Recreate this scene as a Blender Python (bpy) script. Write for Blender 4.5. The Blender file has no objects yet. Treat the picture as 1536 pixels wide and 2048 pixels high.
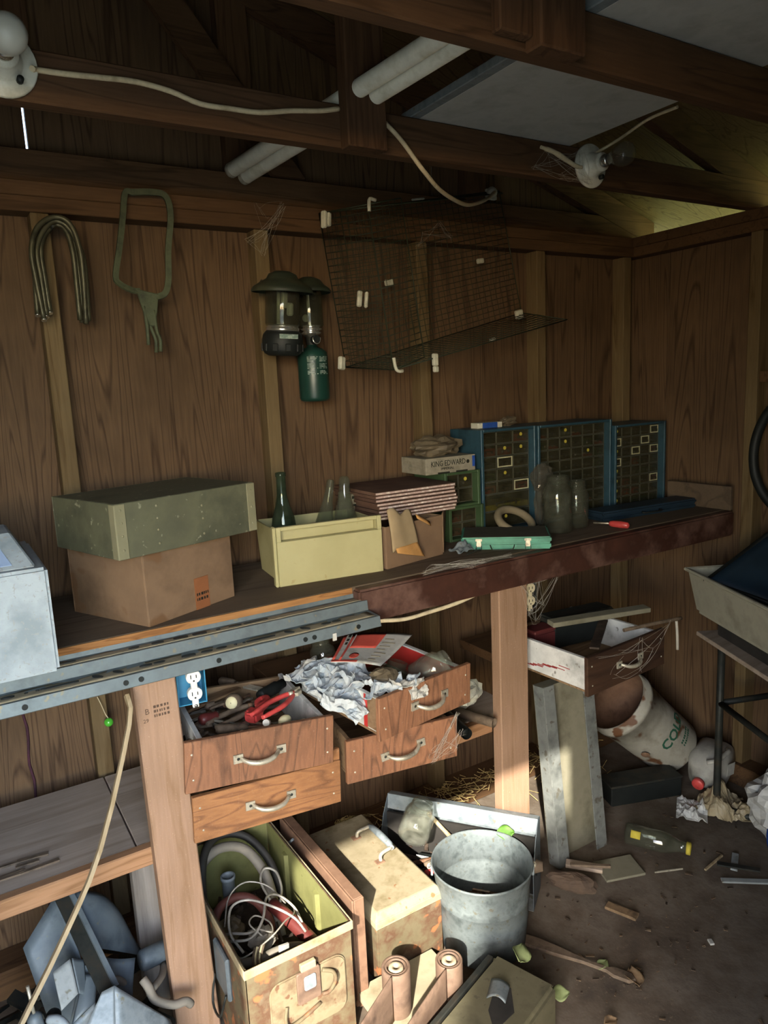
import bpy, bmesh, math, random
from mathutils import Matrix, Vector, Euler
from mathutils import noise as mnoise
random.seed(7)
SC = bpy.context.scene
COL = SC.collection

# ------------------------------------------------------------------ camera
cam_d = bpy.data.cameras.new('camera')
cam_d.sensor_fit = 'VERTICAL'; cam_d.sensor_height = 36.0
cam_d.lens = 1450.0 / 2048.0 * 36.0
cam_d.clip_start = 0.02
cam = bpy.data.objects.new('camera', cam_d); COL.objects.link(cam)
_r = ((0.848991, -0.526378, -0.046261), (-0.128656, -0.121005, -0.984279), (0.512505, 0.841596, -0.170454))
cam.matrix_world = Matrix(((_r[0][0], -_r[1][0], -_r[2][0], 0.0),
                           (_r[0][1], -_r[1][1], -_r[2][1], 0.0),
                           (_r[0][2], -_r[1][2], -_r[2][2], 1.52),
                           (0, 0, 0, 1)))
SC.camera = cam

# ------------------------------------------------------------------ daylight
SUN_DIR = Vector((1.05, 1.2, -1.0)).normalized()
world = bpy.data.worlds.new('sky'); SC.world = world; world.use_nodes = True
wn = world.node_tree; wn.nodes.clear()
sky = wn.nodes.new('ShaderNodeTexSky'); sky.sky_type = 'NISHITA'
sky.sun_disc = False; sky.sun_elevation = math.radians(32)
sky.sun_rotation = math.atan2(-SUN_DIR.x, -SUN_DIR.y)
sky.air_density = 1.0; sky.dust_density = 1.0; sky.ozone_density = 1.0
bg = wn.nodes.new('ShaderNodeBackground'); bg.inputs[1].default_value = 0.52
wo = wn.nodes.new('ShaderNodeOutputWorld')
wn.links.new(sky.outputs[0], bg.inputs[0]); wn.links.new(bg.outputs[0], wo.inputs[0])
sun_d = bpy.data.lights.new('sun', 'SUN'); sun_d.energy = 4.2; sun_d.angle = math.radians(0.7)
sun_d.color = (1.0, 0.93, 0.82)
sun = bpy.data.objects.new('sun', sun_d); COL.objects.link(sun)
sun.rotation_euler = SUN_DIR.to_track_quat('-Z', 'Y').to_euler()
sun.location = (-3, -4, 5)
pd = bpy.data.lights.new('door_portal', 'AREA'); pd.shape = 'RECTANGLE'; pd.size = 1.05; pd.size_y = 2.04
pd.cycles.is_portal = True
po = bpy.data.objects.new('door_portal', pd); COL.objects.link(po)
po.location = (-0.255, -0.012, 1.02)
po.rotation_euler = Vector((0, 1, 0)).to_track_quat('-Z', 'Z').to_euler()
SC.view_settings.view_transform = 'Standard'; SC.view_settings.look = 'None'
SC.view_settings.gamma = 1.0; SC.view_settings.use_curve_mapping = False
SC.view_settings.exposure = 2.12
SC.cycles.max_bounces = 6; SC.cycles.diffuse_bounces = 4; SC.cycles.glossy_bounces = 2
SC.cycles.transmission_bounces = 4; SC.cycles.transparent_max_bounces = 8
SC.cycles.use_adaptive_sampling = True; SC.cycles.adaptive_threshold = 0.1
SC.cycles.caustics_reflective = False; SC.cycles.caustics_refractive = False
SC.cycles.sample_clamp_indirect = 4.0
SC.cycles.use_denoising = True

# ------------------------------------------------------------------ materials
MATS = {}
def _nt(name):
    m = bpy.data.materials.new(name); m.use_nodes = True
    nt = m.node_tree; b = nt.nodes['Principled BSDF']
    MATS[name] = m
    return m, nt, b
def rgb(h, k=1.0):
    h = h.lstrip('#'); out = []
    for i in (0, 2, 4):
        c = int(h[i:i+2], 16) / 255.0
        out.append((c/12.92 if c <= .04045 else ((c+.055)/1.055)**2.4) * k)
    return (*out, 1.0)
def _coords(nt, scale=(1, 1, 1), rnd=True):
    tc = nt.nodes.new('ShaderNodeTexCoord'); mp = nt.nodes.new('ShaderNodeMapping')
    mp.inputs['Scale'].default_value = scale
    if rnd:
        oi = nt.nodes.new('ShaderNodeObjectInfo'); vm = nt.nodes.new('ShaderNodeVectorMath'); vm.operation = 'SCALE'
        vm.inputs[0].default_value = (7.3, 5.1, 9.7)
        nt.links.new(oi.outputs['Random'], vm.inputs['Scale'])
        ad = nt.nodes.new('ShaderNodeVectorMath'); ad.operation = 'ADD'
        nt.links.new(tc.outputs['Object'], ad.inputs[0]); nt.links.new(vm.outputs[0], ad.inputs[1])
        nt.links.new(ad.outputs[0], mp.inputs['Vector'])
    else:
        nt.links.new(tc.outputs['Object'], mp.inputs['Vector'])
    return mp.outputs[0]
def _noise(nt, vec, scale, detail=4, rough=.55, dist=0.0):
    n = nt.nodes.new('ShaderNodeTexNoise'); n.inputs['Scale'].default_value = scale
    n.inputs['Detail'].default_value = detail; n.inputs['Roughness'].default_value = rough
    n.inputs['Distortion'].default_value = dist
    nt.links.new(vec, n.inputs['Vector']); return n.outputs['Fac']
def _ramp(nt, fac, stops):
    r = nt.nodes.new('ShaderNodeValToRGB'); el = r.color_ramp.elements
    while len(el) > 1: el.remove(el[-1])
    el[0].position = stops[0][0]; el[0].color = stops[0][1]
    for p, c in stops[1:]:
        e = el.new(p); e.color = c
    nt.links.new(fac, r.inputs[0]); return r.outputs[0]
def _mix(nt, fac, a, b, mode='MIX'):
    m = nt.nodes.new('ShaderNodeMix'); m.data_type = 'RGBA'; m.blend_type = mode
    if isinstance(fac, float): m.inputs[0].default_value = fac
    else: nt.links.new(fac, m.inputs[0])
    for i, x in ((6, a), (7, b)):
        if isinstance(x, tuple): m.inputs[i].default_value = x
        else: nt.links.new(x, m.inputs[i])
    return m.outputs[2]
def _bump(nt, b, fac, strength, dist=.002):
    bp = nt.nodes.new('ShaderNodeBump'); bp.inputs['Strength'].default_value = strength
    bp.inputs['Distance'].default_value = dist
    nt.links.new(fac, bp.inputs['Height']); nt.links.new(bp.outputs[0], b.inputs['Normal'])
def wood(name, light, dark, axis='Z', ring=9.0, wav=3.0, rough=.75, knots=True, k=1.0, stain=None, st=.07, speck=None):
    """plain sawn or rotary cut timber, grain along one axis"""
    m, nt, b = _nt(name)
    ax = 'XYZ'.index(axis)
    sc = [1.0, 1.0, 1.0]; sc[ax] = st
    v = _coords(nt, tuple(sc))
    w = nt.nodes.new('ShaderNodeTexNoise'); w.inputs['Scale'].default_value = ring
    w.inputs['Detail'].default_value = 3.0; w.inputs['Roughness'].default_value = .42; w.inputs['Distortion'].default_value = .5
    nt.links.new(v, w.inputs['Vector'])
    mul = nt.nodes.new('ShaderNodeMath'); mul.operation = 'MULTIPLY'; mul.inputs[1].default_value = wav * 4.0
    nt.links.new(w.outputs['Fac'], mul.inputs[0])
    fr = nt.nodes.new('ShaderNodeMath'); fr.operation = 'PINGPONG'; fr.inputs[1].default_value = 1.0
    nt.links.new(mul.outputs[0], fr.inputs[0])
    c = _ramp(nt, fr.outputs[0], [(0.0, rgb(dark, k)), (.35, rgb(light, k)), (1.0, rgb(light, k * .86))])
    fine = _noise(nt, v, 160, 3, .6)
    c = _mix(nt, .35, c, _ramp(nt, fine, [(.3, rgb(dark, k)), (.7, rgb(light, k))]))
    v2 = _coords(nt, (1, 1, 1))
    big = _noise(nt, v2, 2.3, 3, .6)
    c = _mix(nt, _ramp(nt, big, [(.38, (0, 0, 0, 1)), (.72, (.5, .5, .5, 1))]), c, rgb(stain or dark, k * .8))
    if speck:
        sn = _noise(nt, v2, 210, 3, .7)
        c = _mix(nt, _ramp(nt, sn, [(.60, (0, 0, 0, 1)), (.74, (.40, .40, .40, 1))]), c, rgb(speck))
    nt.links.new(c, b.inputs['Base Color'])
    b.inputs['Roughness'].default_value = rough; b.inputs['Specular IOR Level'].default_value = .25
    _bump(nt, b, fine, .25)
    return m
def mottled(name, cols, scale=14.0, rough=.7, metal=0.0, bump=.15, spec=.3, k=1.0, fine=None, contrast=(.32, .68), detail=6, bdist=.002, rvar=0.0):
    """base colour wandering between two or three tones (paint, rust, galvanising, paper, dirt)"""
    m, nt, b = _nt(name)
    v = _coords(nt)
    n = _noise(nt, v, scale, detail, .62)
    lo, hi = contrast; st = []
    for i, c in enumerate(cols):
        st.append((lo + (hi - lo) * i / max(1, len(cols) - 1), rgb(c, k)))
    c = _ramp(nt, n, st)
    if fine:
        f = _noise(nt, v, fine[1], 2, .5)
        c = _mix(nt, _ramp(nt, f, [(fine[2], (0, 0, 0, 1)), (fine[2] + .06, (1, 1, 1, 1))]), c, rgb(fine[0], k))
    nt.links.new(c, b.inputs['Base Color'])
    b.inputs['Roughness'].default_value = rough; b.inputs['Metallic'].default_value = metal
    b.inputs['Specular IOR Level'].default_value = spec
    if rvar:
        rr = nt.nodes.new('ShaderNodeMapRange'); rr.inputs[3].default_value = rough - rvar; rr.inputs[4].default_value = rough + rvar
        nt.links.new(n, rr.inputs[0]); nt.links.new(rr.outputs[0], b.inputs['Roughness'])
    if bump: _bump(nt, b, n, bump, bdist)
    return m
def glass(name, tint='#e8efe8', rough=.04, dirt='#6d6a58', amount=.2):
    """dusty hollow glass: clear walls with a sheen, under a film of grime"""
    m, nt, b = _nt(name); nt.nodes.remove(b)
    v = _coords(nt); n = _noise(nt, v, 30, 5, .65)
    gl = nt.nodes.new('ShaderNodeBsdfGlossy'); gl.inputs['Roughness'].default_value = rough
    gl.inputs['Color'].default_value = (.9, .9, .9, 1)
    tr = nt.nodes.new('ShaderNodeBsdfTransparent'); tr.inputs[0].default_value = rgb(tint)
    lw = nt.nodes.new('ShaderNodeLayerWeight'); lw.inputs[0].default_value = .5
    mx0 = nt.nodes.new('ShaderNodeMixShader')
    pw = nt.nodes.new('ShaderNodeMath'); pw.operation = 'POWER'; pw.inputs[1].default_value = 2.5
    ma = nt.nodes.new('ShaderNodeMath'); ma.operation = 'MULTIPLY_ADD'; ma.inputs[1].default_value = .55; ma.inputs[2].default_value = .03
    nt.links.new(lw.outputs['Facing'], pw.inputs[0]); nt.links.new(pw.outputs[0], ma.inputs[0])
    nt.links.new(ma.outputs[0], mx0.inputs[0]); nt.links.new(tr.outputs[0], mx0.inputs[1]); nt.links.new(gl.outputs[0], mx0.inputs[2])
    d = nt.nodes.new('ShaderNodeBsdfDiffuse'); d.inputs[0].default_value = rgb(dirt)
    f = _ramp(nt, n, [(.35, (amount * .35,) * 3 + (1,)), (.75, (min(1, amount * 1.5),) * 3 + (1,))])
    mx = nt.nodes.new('ShaderNodeMixShader'); out = nt.nodes['Material Output']
    nt.links.new(f, mx.inputs[0]); nt.links.new(mx0.outputs[0], mx.inputs[1]); nt.links.new(d.outputs[0], mx.inputs[2])
    nt.links.new(mx.outputs[0], out.inputs[0])
    return m
# ---- timber
wood('siding', '#85694c', '#4a3423', 'Z', 6.5, 11.0, .8, stain='#3a2a1a', k=.62, st=.05)
wood('stud', '#84704f', '#5c4729', 'Z', 26, 1.6, .8, k=.72)
wood('plate', '#6f5236', '#48321e', 'X', 26, 1.6, .8, k=.75)
wood('truss', '#614731', '#3d2a1a', 'X', 24, 2.0, .8)
wood('truss_post', '#614731', '#402b1c', 'Z', 24, 2.0, .8)
wood('rafter', '#5c432e', '#382616', 'X', 24, 2.0, .8)
wood('sheathing', '#86704e', '#533c24', 'X', 9, 6, .8, k=.7)
wood('leg_timber', '#a2836c', '#86694f', 'Z', 30, 1.5, .7, speck='#c2a88e')
wood('fir_front', '#94684c', '#5a3f2f', 'Z', 7, 8, .62, stain='#4b382c', st=.16, speck='#a98f78')
wood('fir_front_flat', '#9f7049', '#6b4831', 'X', 7, 8, .62, stain='#5c402c', st=.20, speck='#a98f78')
wood('dark_front', '#4a3425', '#2c1d14', 'X', 9, 3.0, .75)
wood('drawer_board', '#8f765a', '#5f4933', 'X', 16, 1.6, .8)
wood('weathered', '#b5a493', '#948372', 'X', 12, 1.2, .9, stain='#665d52')
wood('weathered_v', '#8d867e', '#5f5953', 'Z', 12, 1.4, .9)
wood('apron', '#a47c5b', '#7c5a3b', 'X', 34, 1.5, .75)
wood('stick', '#ab9a7c', '#857355', 'Z', 22, 1.2, .7)
wood('bench_ply', '#6a5a48', '#4d3f31', 'X', 8, 2.0, .9, stain='#55493c')
wood('ply_edge', '#a57748', '#6e4724', 'X', 40, 2.5, .8)
mottled('beam_brown', ['#4c2f25', '#3a231b', '#6d5348'], 5, .55, bump=.2)
mottled('dirt', ['#4d453d', '#605549', '#70665a', '#574d44'], 5, 1.0, bump=.6, spec=.1, fine=('#6f6252', 90, .66), bdist=.01)
mottled('driveway', ['#6f7468', '#85877c', '#9a998f'], 3, 1.0, bump=0)
mottled('lawn', ['#98a060', '#aeb475', '#c0c48c'], 3, 1.0, bump=0)
mottled('blocker_foliage', ['#2f4420', '#48602c'], 6, .8)
mottled('gray_sheet', ['#a3a5a1', '#b0b2ae', '#9b9d98'], 9, .75, bump=.05)
mottled('galvanised', ['#727b7f', '#868f92', '#656f74'], 22, .5, .25, bump=.06, fine=('#787667', 60, .66), rvar=.08)
mottled('galv_blue', ['#566066', '#636c70', '#495359'], 12, .5, .1, bump=.05, fine=('#6b6c64', 50, .67))
mottled('steel_beam', ['#5b6466', '#667072', '#51595b'], 12, .5, .25, bump=.06, fine=('#7a7460', 45, .64))
mottled('dust_brown', ['#7f7560', '#8f856d'], 40, 1.0, bump=.4)
mottled('white_tube', ['#d6d5c6', '#e6e5d6', '#c9c6b2'], 18, .5)
mottled('porcelain', ['#cfd0c2', '#dcdccf', '#a8a693'], 10, .25, spec=.5, bump=.0)
mottled('bulb_white', ['#bdbdb3', '#c9c9be'], 8, .35, spec=.5, bump=0)
mottled('cable_white', ['#bfae8d', '#d2c3a1', '#a8987a'], 25, .7)
mottled('chrome', ['#c9c9c4', '#dcdcd6'], 20, .22, .9, bump=0)
mottled('handle_metal', ['#b3ad9b', '#c8c2ae', '#8c8574'], 40, .42, .55, bump=.1)
mottled('black_plastic', ['#141716', '#1d2120'], 20, .55, bump=.05)
mottled('dark_metal', ['#232523', '#2f312d', '#3b352c'], 25, .55, .3)
mottled('web', ['#a9a498', '#bdb8aa'], 30, 1.0, bump=0)
mottled('stain_purple', ['#2e1a22', '#4a2733'], 30, .8)
mottled('olive_rod', ['#42412f', '#535140', '#353428'], 20, .45, .5)
mottled('olive_frame', ['#3f4433', '#4c523d', '#33372a'], 20, .65, .1)
mottled('hood_green', ['#1f241d', '#2b3126', '#393a2b'], 15, .5)
mottled('tank_green', ['#14302a', '#1b3c33'], 15, .35, spec=.5)
mottled('print_grey', ['#6d8077', '#92a096'], 120, .7, contrast=(.45, .55))
mottled('mantle', ['#9a9a8c', '#b7b6a6'], 20, .9)
mottled('wire_green', ['#262c20', '#333a2a'], 30, .6, .2)
mottled('clip_white', ['#a3a391', '#bdbcab', '#8d8c7b'], 20, .6)
glass('glass_globe', '#e2e6de', .05, '#6a675a', .12)
glass('bulb_glass', '#e8e8e0', .08, '#77746a', .22)
mottled('enamel_white', ['#8b9497', '#98a1a4', '#7d878b'], 9, .55, bump=.08, fine=('#8b8f8c', 140, .60), spec=.35)
mottled('enamel_blue', ['#8598b4', '#91a3bd'], 6, .5, bump=.03)
mottled('olive_paint', ['#4e4e3e', '#595945', '#424335'], 6, .6, bump=.12, fine=('#84826c', 55, .66))
mottled('olive_dusty', ['#6f6c54', '#7c785e'], 14, .8, bump=.1)
mottled('cardboard', ['#6b5541', '#786049', '#5f4b38'], 5, .9, bump=.05, fine=('#674c33', 12, .62))
mottled('cardboard_torn', ['#a87a44', '#b98a52'], 30, .95, bump=.4)
mottled('cardboard_light', ['#8d7a5c', '#9c8868'], 12, .95, bump=.2)
mottled('tape_orange', ['#7a4d31', '#875636'], 20, .6)
mottled('cream_plastic', ['#9c956a', '#a49d72', '#8f885f'], 4, .5, bump=.03, spec=.4, fine=('#978c5e', 60, .70))
mottled('printed_white', ['#b9b8a6', '#c9c8b6', '#6f7a78'], 60, .8, contrast=(.35, .75))
mottled('album_brown', ['#4b342b', '#5c4437', '#6d5344'], 8, .8)
mottled('album_edge', ['#c9b9ab', '#a98f85', '#d9cfc4'], 50, .85)
mottled('cigar_box', ['#7d7767', '#8a8473', '#6f6959'], 18, .8)
mottled('ink_dark', ['#15150f', '#222219'], 30, .8, bump=0)
mottled('ink_green', ['#1d4a38', '#2a5a45'], 30, .7, bump=0)
mottled('ink_blue', ['#1e3f86', '#2a519c'], 30, .7, bump=0)
mottled('ink_faint', ['#837c69', '#938b77'], 30, .8, bump=0)
mottled('bag_brown', ['#4b4336', '#5f5544', '#726752'], 16, .6, bump=.3)
mottled('cabinet_blue', ['#26404b', '#304e5b', '#1f363e'], 10, .45, .2, bump=.05, spec=.5)
mottled('cabinet_green', ['#34472e', '#42583a'], 10, .5, .1, bump=.05)
mottled('mint', ['#3a836b', '#469076', '#30705b'], 9, .45, bump=.05, spec=.45, fine=('#3d6a58', 70, .68))
mottled('mint_dusty', ['#3d3a30', '#4a463a'], 20, .9)
mottled('dark_blue', ['#182631', '#203240'], 10, .5, spec=.4)
mottled('label_yellow', ['#a99a35', '#bfae45'], 30, .8, bump=0)
mottled('label_white', ['#b9b592', '#a8a482'], 40, .8, bump=0)
mottled('red_plastic', ['#b5393a', '#c64a46', '#95302f'], 14, .4, spec=.5, bump=.05)
mottled('red_dull', ['#7d2a2a', '#9b3a35'], 14, .6)
mottled('contents_dark', ['#2b2620', '#4a3d2b', '#3a2420', '#2c3b38'], 60, .8, bump=.5)
mottled('tape_beige', ['#6f6550', '#7d735c'], 14, .85)
glass('glass_clear', '#eef2ee', .05, '#7c7a6c', .12)
glass('glass_green', '#a8c4b2', .05, '#66705e', .14)
glass('glass_dusty', '#eceee6', .10, '#8c8876', .13)
glass('drawer_plastic', '#d8d8c8', .25, '#55523f', .25)
glass('film', '#e4e4da', .2, '#77736a', .25)
mottled('white_board', ['#b9bcb8', '#cfd0cb', '#9d9f9a'], 10, .8, bump=.1, fine=('#7d7a70', 40, .66))
mottled('red_paint', ['#a92f2c', '#bd3b35'], 12, .5)
mottled('paper_blue', ['#9da4a6', '#b0b5b5', '#8f9ca6', '#a8aaa6'], 14, .9, bump=.1)
mottled('paper_white', ['#a09f98', '#b0afa7', '#8e8c83'], 20, .9)
mottled('carton_red', ['#b3473a', '#c05244', '#a23d33'], 10, .75, bump=.03)
mottled('rust', ['#4b382b', '#6a4c38', '#7d6450', '#37302b'], 22, .75, .25, bump=.3)
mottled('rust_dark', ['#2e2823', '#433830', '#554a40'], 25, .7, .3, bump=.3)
mottled('tool_brown', ['#574a3d', '#6d5e4e', '#453b31'], 20, .7, bump=.2)
mottled('maroon', ['#4f211f', '#632c28'], 14, .4, spec=.5)
mottled('cream_knob', ['#cfc69a', '#d9d1a8'], 20, .5)
mottled('outlet_white', ['#c9c9c3', '#d8d8d2', '#aaa8a0'], 20, .45, spec=.4, bump=0)
mottled('outlet_beige', ['#b5ab8c', '#c2b898'], 20, .5, spec=.4, bump=0)
mottled('box_blue', ['#2b7396', '#3a86a8'], 12, .45, spec=.5, bump=0)
mottled('straw', ['#a8905c', '#c2ab74', '#7d6a42'], 40, .9)
mottled('leaf_green', ['#3f6322', '#50752b'], 30, .6)
mottled('leaf_pale', ['#6f7a4f', '#828c60'], 30, .7)
mottled('leaf_dry', ['#63503b', '#7a644a', '#4c3d2d'], 30, .9)
mottled('glass_bead', ['#3f9a2d', '#55b03a'], 30, .2, spec=.6, bump=0)
mottled('khaki_rust', ['#564d39', '#615842', '#523a29', '#6b614d'], 11, .75, bump=.15, fine=('#8f5a38', 26, .60), contrast=(.3, .7))
mottled('khaki_dusty', ['#82775d', '#90856b', '#706447'], 12, .85, bump=.12, fine=('#7d5a3c', 40, .66))
mottled('olive_inside', ['#68683f', '#747448', '#5a5a36'], 8, .6, bump=.05, fine=('#5a5a34', 40, .68))
mottled('rust_lid', ['#674d3c', '#755a47', '#574031'], 14, .8, bump=.2)
mottled('brown_leather', ['#5b483b', '#6b5748', '#4c3c32'], 16, .65, bump=.2)
mottled('coil_pale', ['#8a7a64', '#9c8d75', '#736350'], 30, .8, bump=.3)
mottled('bright_board', ['#938870', '#a0957b', '#83785f'], 10, .85, bump=.1)
mottled('box_khaki', ['#57533f', '#625d48', '#4a4737'], 9, .75, bump=.12, fine=('#4f4a3a', 50, .66))
mottled('hose_grey', ['#6b665c', '#7b756a'], 18, .7)
mottled('hose_dark', ['#2d2c29', '#3b3935'], 18, .6)
mottled('hose_red', ['#5f362f', '#6d4239'], 18, .6)
mottled('wire_grey', ['#9a958a', '#b0ab9f', '#77736a'], 18, .5, .3)
mottled('jug_white', ['#9a9890', '#adaba2', '#86847c'], 10, .5, spec=.4, bump=.02)
mottled('bucket_white', ['#8a877c', '#989589', '#726e62'], 8, .6, bump=.05, fine=('#5a3d28', 14, .56))
mottled('bag_white', ['#b9b9b4', '#c9c9c4', '#a6a6a0'], 8, .55, bump=.03)
mottled('tub_cream', ['#8f8c7c', '#9d9a89', '#827f70'], 8, .5, bump=.03)
mottled('tan_plastic', ['#7d7052', '#94866a', '#a59a80'], 10, .45, bump=.1)
mottled('brick_rust', ['#453a31', '#56473a', '#352d27'], 14, .95, bump=.5)
mottled('trough_grey', ['#7a7f7e', '#8c9190', '#686c69'], 12, .7, bump=.1, fine=('#6a685c', 40, .64))
mottled('trough_olive', ['#6d6a58', '#7a7664', '#5d5a49'], 7, .8, bump=.1)
mottled('dark_matte', ['#22211f', '#33302c'], 10, .95, bump=.3)
mottled('litter', ['#4a3d30', '#63513e', '#38302a', '#7d6b54'], 20, 1.0)
mottled('drawer_edge', ['#4f4e42', '#5b5a4d'], 30, .4, bump=0)
mottled('dull_red_tin', ['#4a1f1f', '#5a2827'], 14, .6)
mottled('ink_faint_brown', ['#4b3a2e', '#5d4a3b'], 30, .8, bump=0)
mottled('galv_bucket', ['#565e5f', '#697171', '#4b5353'], 26, .5, .15, bump=.06, fine=('#5f5f54', 60, .64), rvar=.08)
mottled('khaki_panel', ['#6b6149', '#776c54', '#5d4b37'], 16, .8, bump=.12, fine=('#5d4330', 40, .63))
glass('glass_sunlit', '#f2f4f0', .08, '#b9b9ac', .09)  # paler film paints in the whitish look of jars in the sun
mottled('trough_dusty', ['#5d605d', '#6c6f6b', '#4e514e'], 12, .8, bump=.1, fine=('#4f4d44', 40, .62))

# ------------------------------------------------------------------ mesh helpers
def T(loc=(0, 0, 0), rz=0.0, rx=0.0, ry=0.0, s=None):
    M = Matrix.Translation(loc) @ Euler((math.radians(rx), math.radians(ry), math.radians(rz)), 'XYZ').to_matrix().to_4x4()
    if s: M = M @ Matrix.Diagonal((*s, 1))
    return M
def aim(p, q):
    """matrix whose local Z runs from p to q"""
    d = Vector(q) - Vector(p)
    return Matrix.Translation(p) @ d.to_track_quat('Z', 'Y').to_matrix().to_4x4(), d.length
class MB:
    def __init__(s): s.v = []; s.f = []; s.sm = []
    def add(s, vs, fs, M=None, smooth=False):
        o = len(s.v)
        s.v += [tuple(M @ Vector(p)) if M else tuple(p) for p in vs]
        s.f += [tuple(i + o for i in f) for f in fs]; s.sm += [smooth] * len(fs)
        return s
    def box(s, x0, x1, y0, y1, z0, z1, M=None):
        vs = [(x0, y0, z0), (x1, y0, z0), (x1, y1, z0), (x0, y1, z0), (x0, y0, z1), (x1, y0, z1), (x1, y1, z1), (x0, y1, z1)]
        return s.add(vs, [(0, 3, 2, 1), (4, 5, 6, 7), (0, 1, 5, 4), (1, 2, 6, 5), (2, 3, 7, 6), (3, 0, 4, 7)], M)
    def cbox(s, sx, sy, sz, M=None):
        return s.box(-sx/2, sx/2, -sy/2, sy/2, -sz/2, sz/2, M)
    def frustum(s, a, b, z0, z1, M=None):
        """a=(x0,x1,y0,y1) at z0, b the same at z1"""
        vs = [(a[0], a[2], z0), (a[1], a[2], z0), (a[1], a[3], z0), (a[0], a[3], z0), (b[0], b[2], z1), (b[1], b[2], z1), (b[1], b[3], z1), (b[0], b[3], z1)]
        return s.add(vs, [(0, 3, 2, 1), (4, 5, 6, 7), (0, 1, 5, 4), (1, 2, 6, 5), (2, 3, 7, 6), (3, 0, 4, 7)], M)
    def prism(s, pts, h0, h1, M=None, smooth=False):
        """polygon in local XY, extruded along local Z"""
        n = len(pts)
        vs = [(x, y, h0) for x, y in pts] + [(x, y, h1) for x, y in pts]
        fs = [tuple(range(n - 1, -1, -1)), tuple(range(n, 2 * n))]
        s.add(vs, fs, M)
        o = len(s.v) - 2 * n
        for i in range(n):
            j = (i + 1) % n
            s.f.append((o + i, o + j, o + n + j, o + n + i)); s.sm.append(smooth)
        return s
    def lathe(s, prof, n=24, M=None, smooth=True, cap=True):
        """(r, z) profile revolved about local Z"""
        vs, fs = [], []
        for r, z in prof:
            for i in range(n):
                a = 2 * math.pi * i / n
                vs.append((r * math.cos(a), r * math.sin(a), z))
        for k in range(len(prof) - 1):
            for i in range(n):
                j = (i + 1) % n
                fs.append((k*n + i, k*n + j, (k+1)*n + j, (k+1)*n + i))
        s.add(vs, fs, M, smooth)
        if cap:
            o = len(s.v) - len(vs); m = (len(prof) - 1) * n
            if prof[0][0] > 1e-6: s.f.append(tuple(o + i for i in range(n - 1, -1, -1))); s.sm.append(False)
            if prof[-1][0] > 1e-6: s.f.append(tuple(o + m + i for i in range(n))); s.sm.append(False)
        return s
    def cyl(s, p, q, r, r2=None, n=12, smooth=True):
        M, L = aim(p, q)
        return s.lathe([(r, 0), (r if r2 is None else r2, L)], n, M, smooth)
    def tube(s, pts, r, n=8, sub=4, closed=False, flat=None, cap=True):
        """round (or flat = (w, h)) bar swept along a smooth path"""
        P = [Vector(p) for p in pts]
        if sub > 1 and len(P) > 2: P = catmull(P, sub, closed)
        N = len(P); tang = []
        for i in range(N):
            a = P[(i - 1) % N] if (closed or i > 0) else P[0]
            b = P[(i + 1) % N] if (closed or i < N - 1) else P[-1]
            t = b - a
            tang.append(t.normalized() if t.length > 1e-9 else Vector((0, 0, 1)))
        up = Vector((0, 0, 1)) if abs(tang[0].z) < .9 else Vector((1, 0, 0))
        u = (up - tang[0] * up.dot(tang[0])).normalized()
        vs, fs = [], []
        for i in range(N):
            u = (u - tang[i] * u.dot(tang[i]))
            u = u.normalized() if u.length > 1e-6 else Vector((1, 0, 0))
            w = tang[i].cross(u)
            rr = r[min(len(r) - 1, int(i / max(1, N - 1) * (len(r) - 1) + .5))] if isinstance(r, (list, tuple)) else r
            for k in range(n):
                a = 2 * math.pi * (k + (.5 if flat else 0)) / n
                if flat:
                    ca, sa = math.copysign(1, math.cos(a)), math.copysign(1, math.sin(a))
                    vs.append(P[i] + u * ca * flat[0] / 2 + w * sa * flat[1] / 2)
                else:
                    vs.append(P[i] + (u * math.cos(a) + w * math.sin(a)) * rr)
        M = N if closed else N - 1
        for i in range(M):
            j = (i + 1) % N
            for k in range(n):
                l = (k + 1) % n
                fs.append((i*n + k, j*n + k, j*n + l, i*n + l)[::-1])
        s.add(vs, fs, None, not flat)
        if cap and not closed:
            o = len(s.v) - len(vs)
            s.f.append(tuple(o + k for k in range(n))); s.sm.append(False)
            s.f.append(tuple(o + (N - 1) * n + k for k in range(n - 1, -1, -1))); s.sm.append(False)
        return s
    def ball(s, c, r, n=14, m=9, sc=(1, 1, 1), M=None):
        pr = [(max(1e-7, r * math.sin(math.pi * i / m)), -r * math.cos(math.pi * i / m)) for i in range(m + 1)]
        MM = Matrix.Translation(c) @ Matrix.Diagonal((*sc, 1))
        return s.lathe(pr, n, (M @ MM) if M else MM, True, False)
    def sheet(s, fn, nu, nv, th=.001, M=None, smooth=True):
        """thin surface fn(u, v) -> point with a real thickness"""
        g = [[Vector(fn(i / nu, j / nv)) for j in range(nv + 1)] for i in range(nu + 1)]
        top, bot = [], []
        for i in range(nu + 1):
            for j in range(nv + 1):
                du = g[min(i + 1, nu)][j] - g[max(i - 1, 0)][j]; dv = g[i][min(j + 1, nv)] - g[i][max(j - 1, 0)]
                n = du.cross(dv); n = n.normalized() if n.length > 1e-12 else Vector((0, 0, 1))
                top.append(g[i][j] + n * th / 2); bot.append(g[i][j] - n * th / 2)
        K = len(top); W = nv + 1; fs = []
        for i in range(nu):
            for j in range(nv):
                a = i * W + j
                fs.append((a, a + W, a + W + 1, a + 1)); fs.append((K + a, K + a + 1, K + a + W + 1, K + a + W))
        rim = [i * W for i in range(nu + 1)] + [nu * W + j for j in range(1, W)] + [i * W + nv for i in range(nu - 1, -1, -1)] + [j for j in range(nv - 1, 0, -1)]
        for a, b in zip(rim, rim[1:] + rim[:1]): fs.append((b, a, K + a, K + b)[::-1])
        return s.add(top + bot, fs, M, smooth)
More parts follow.
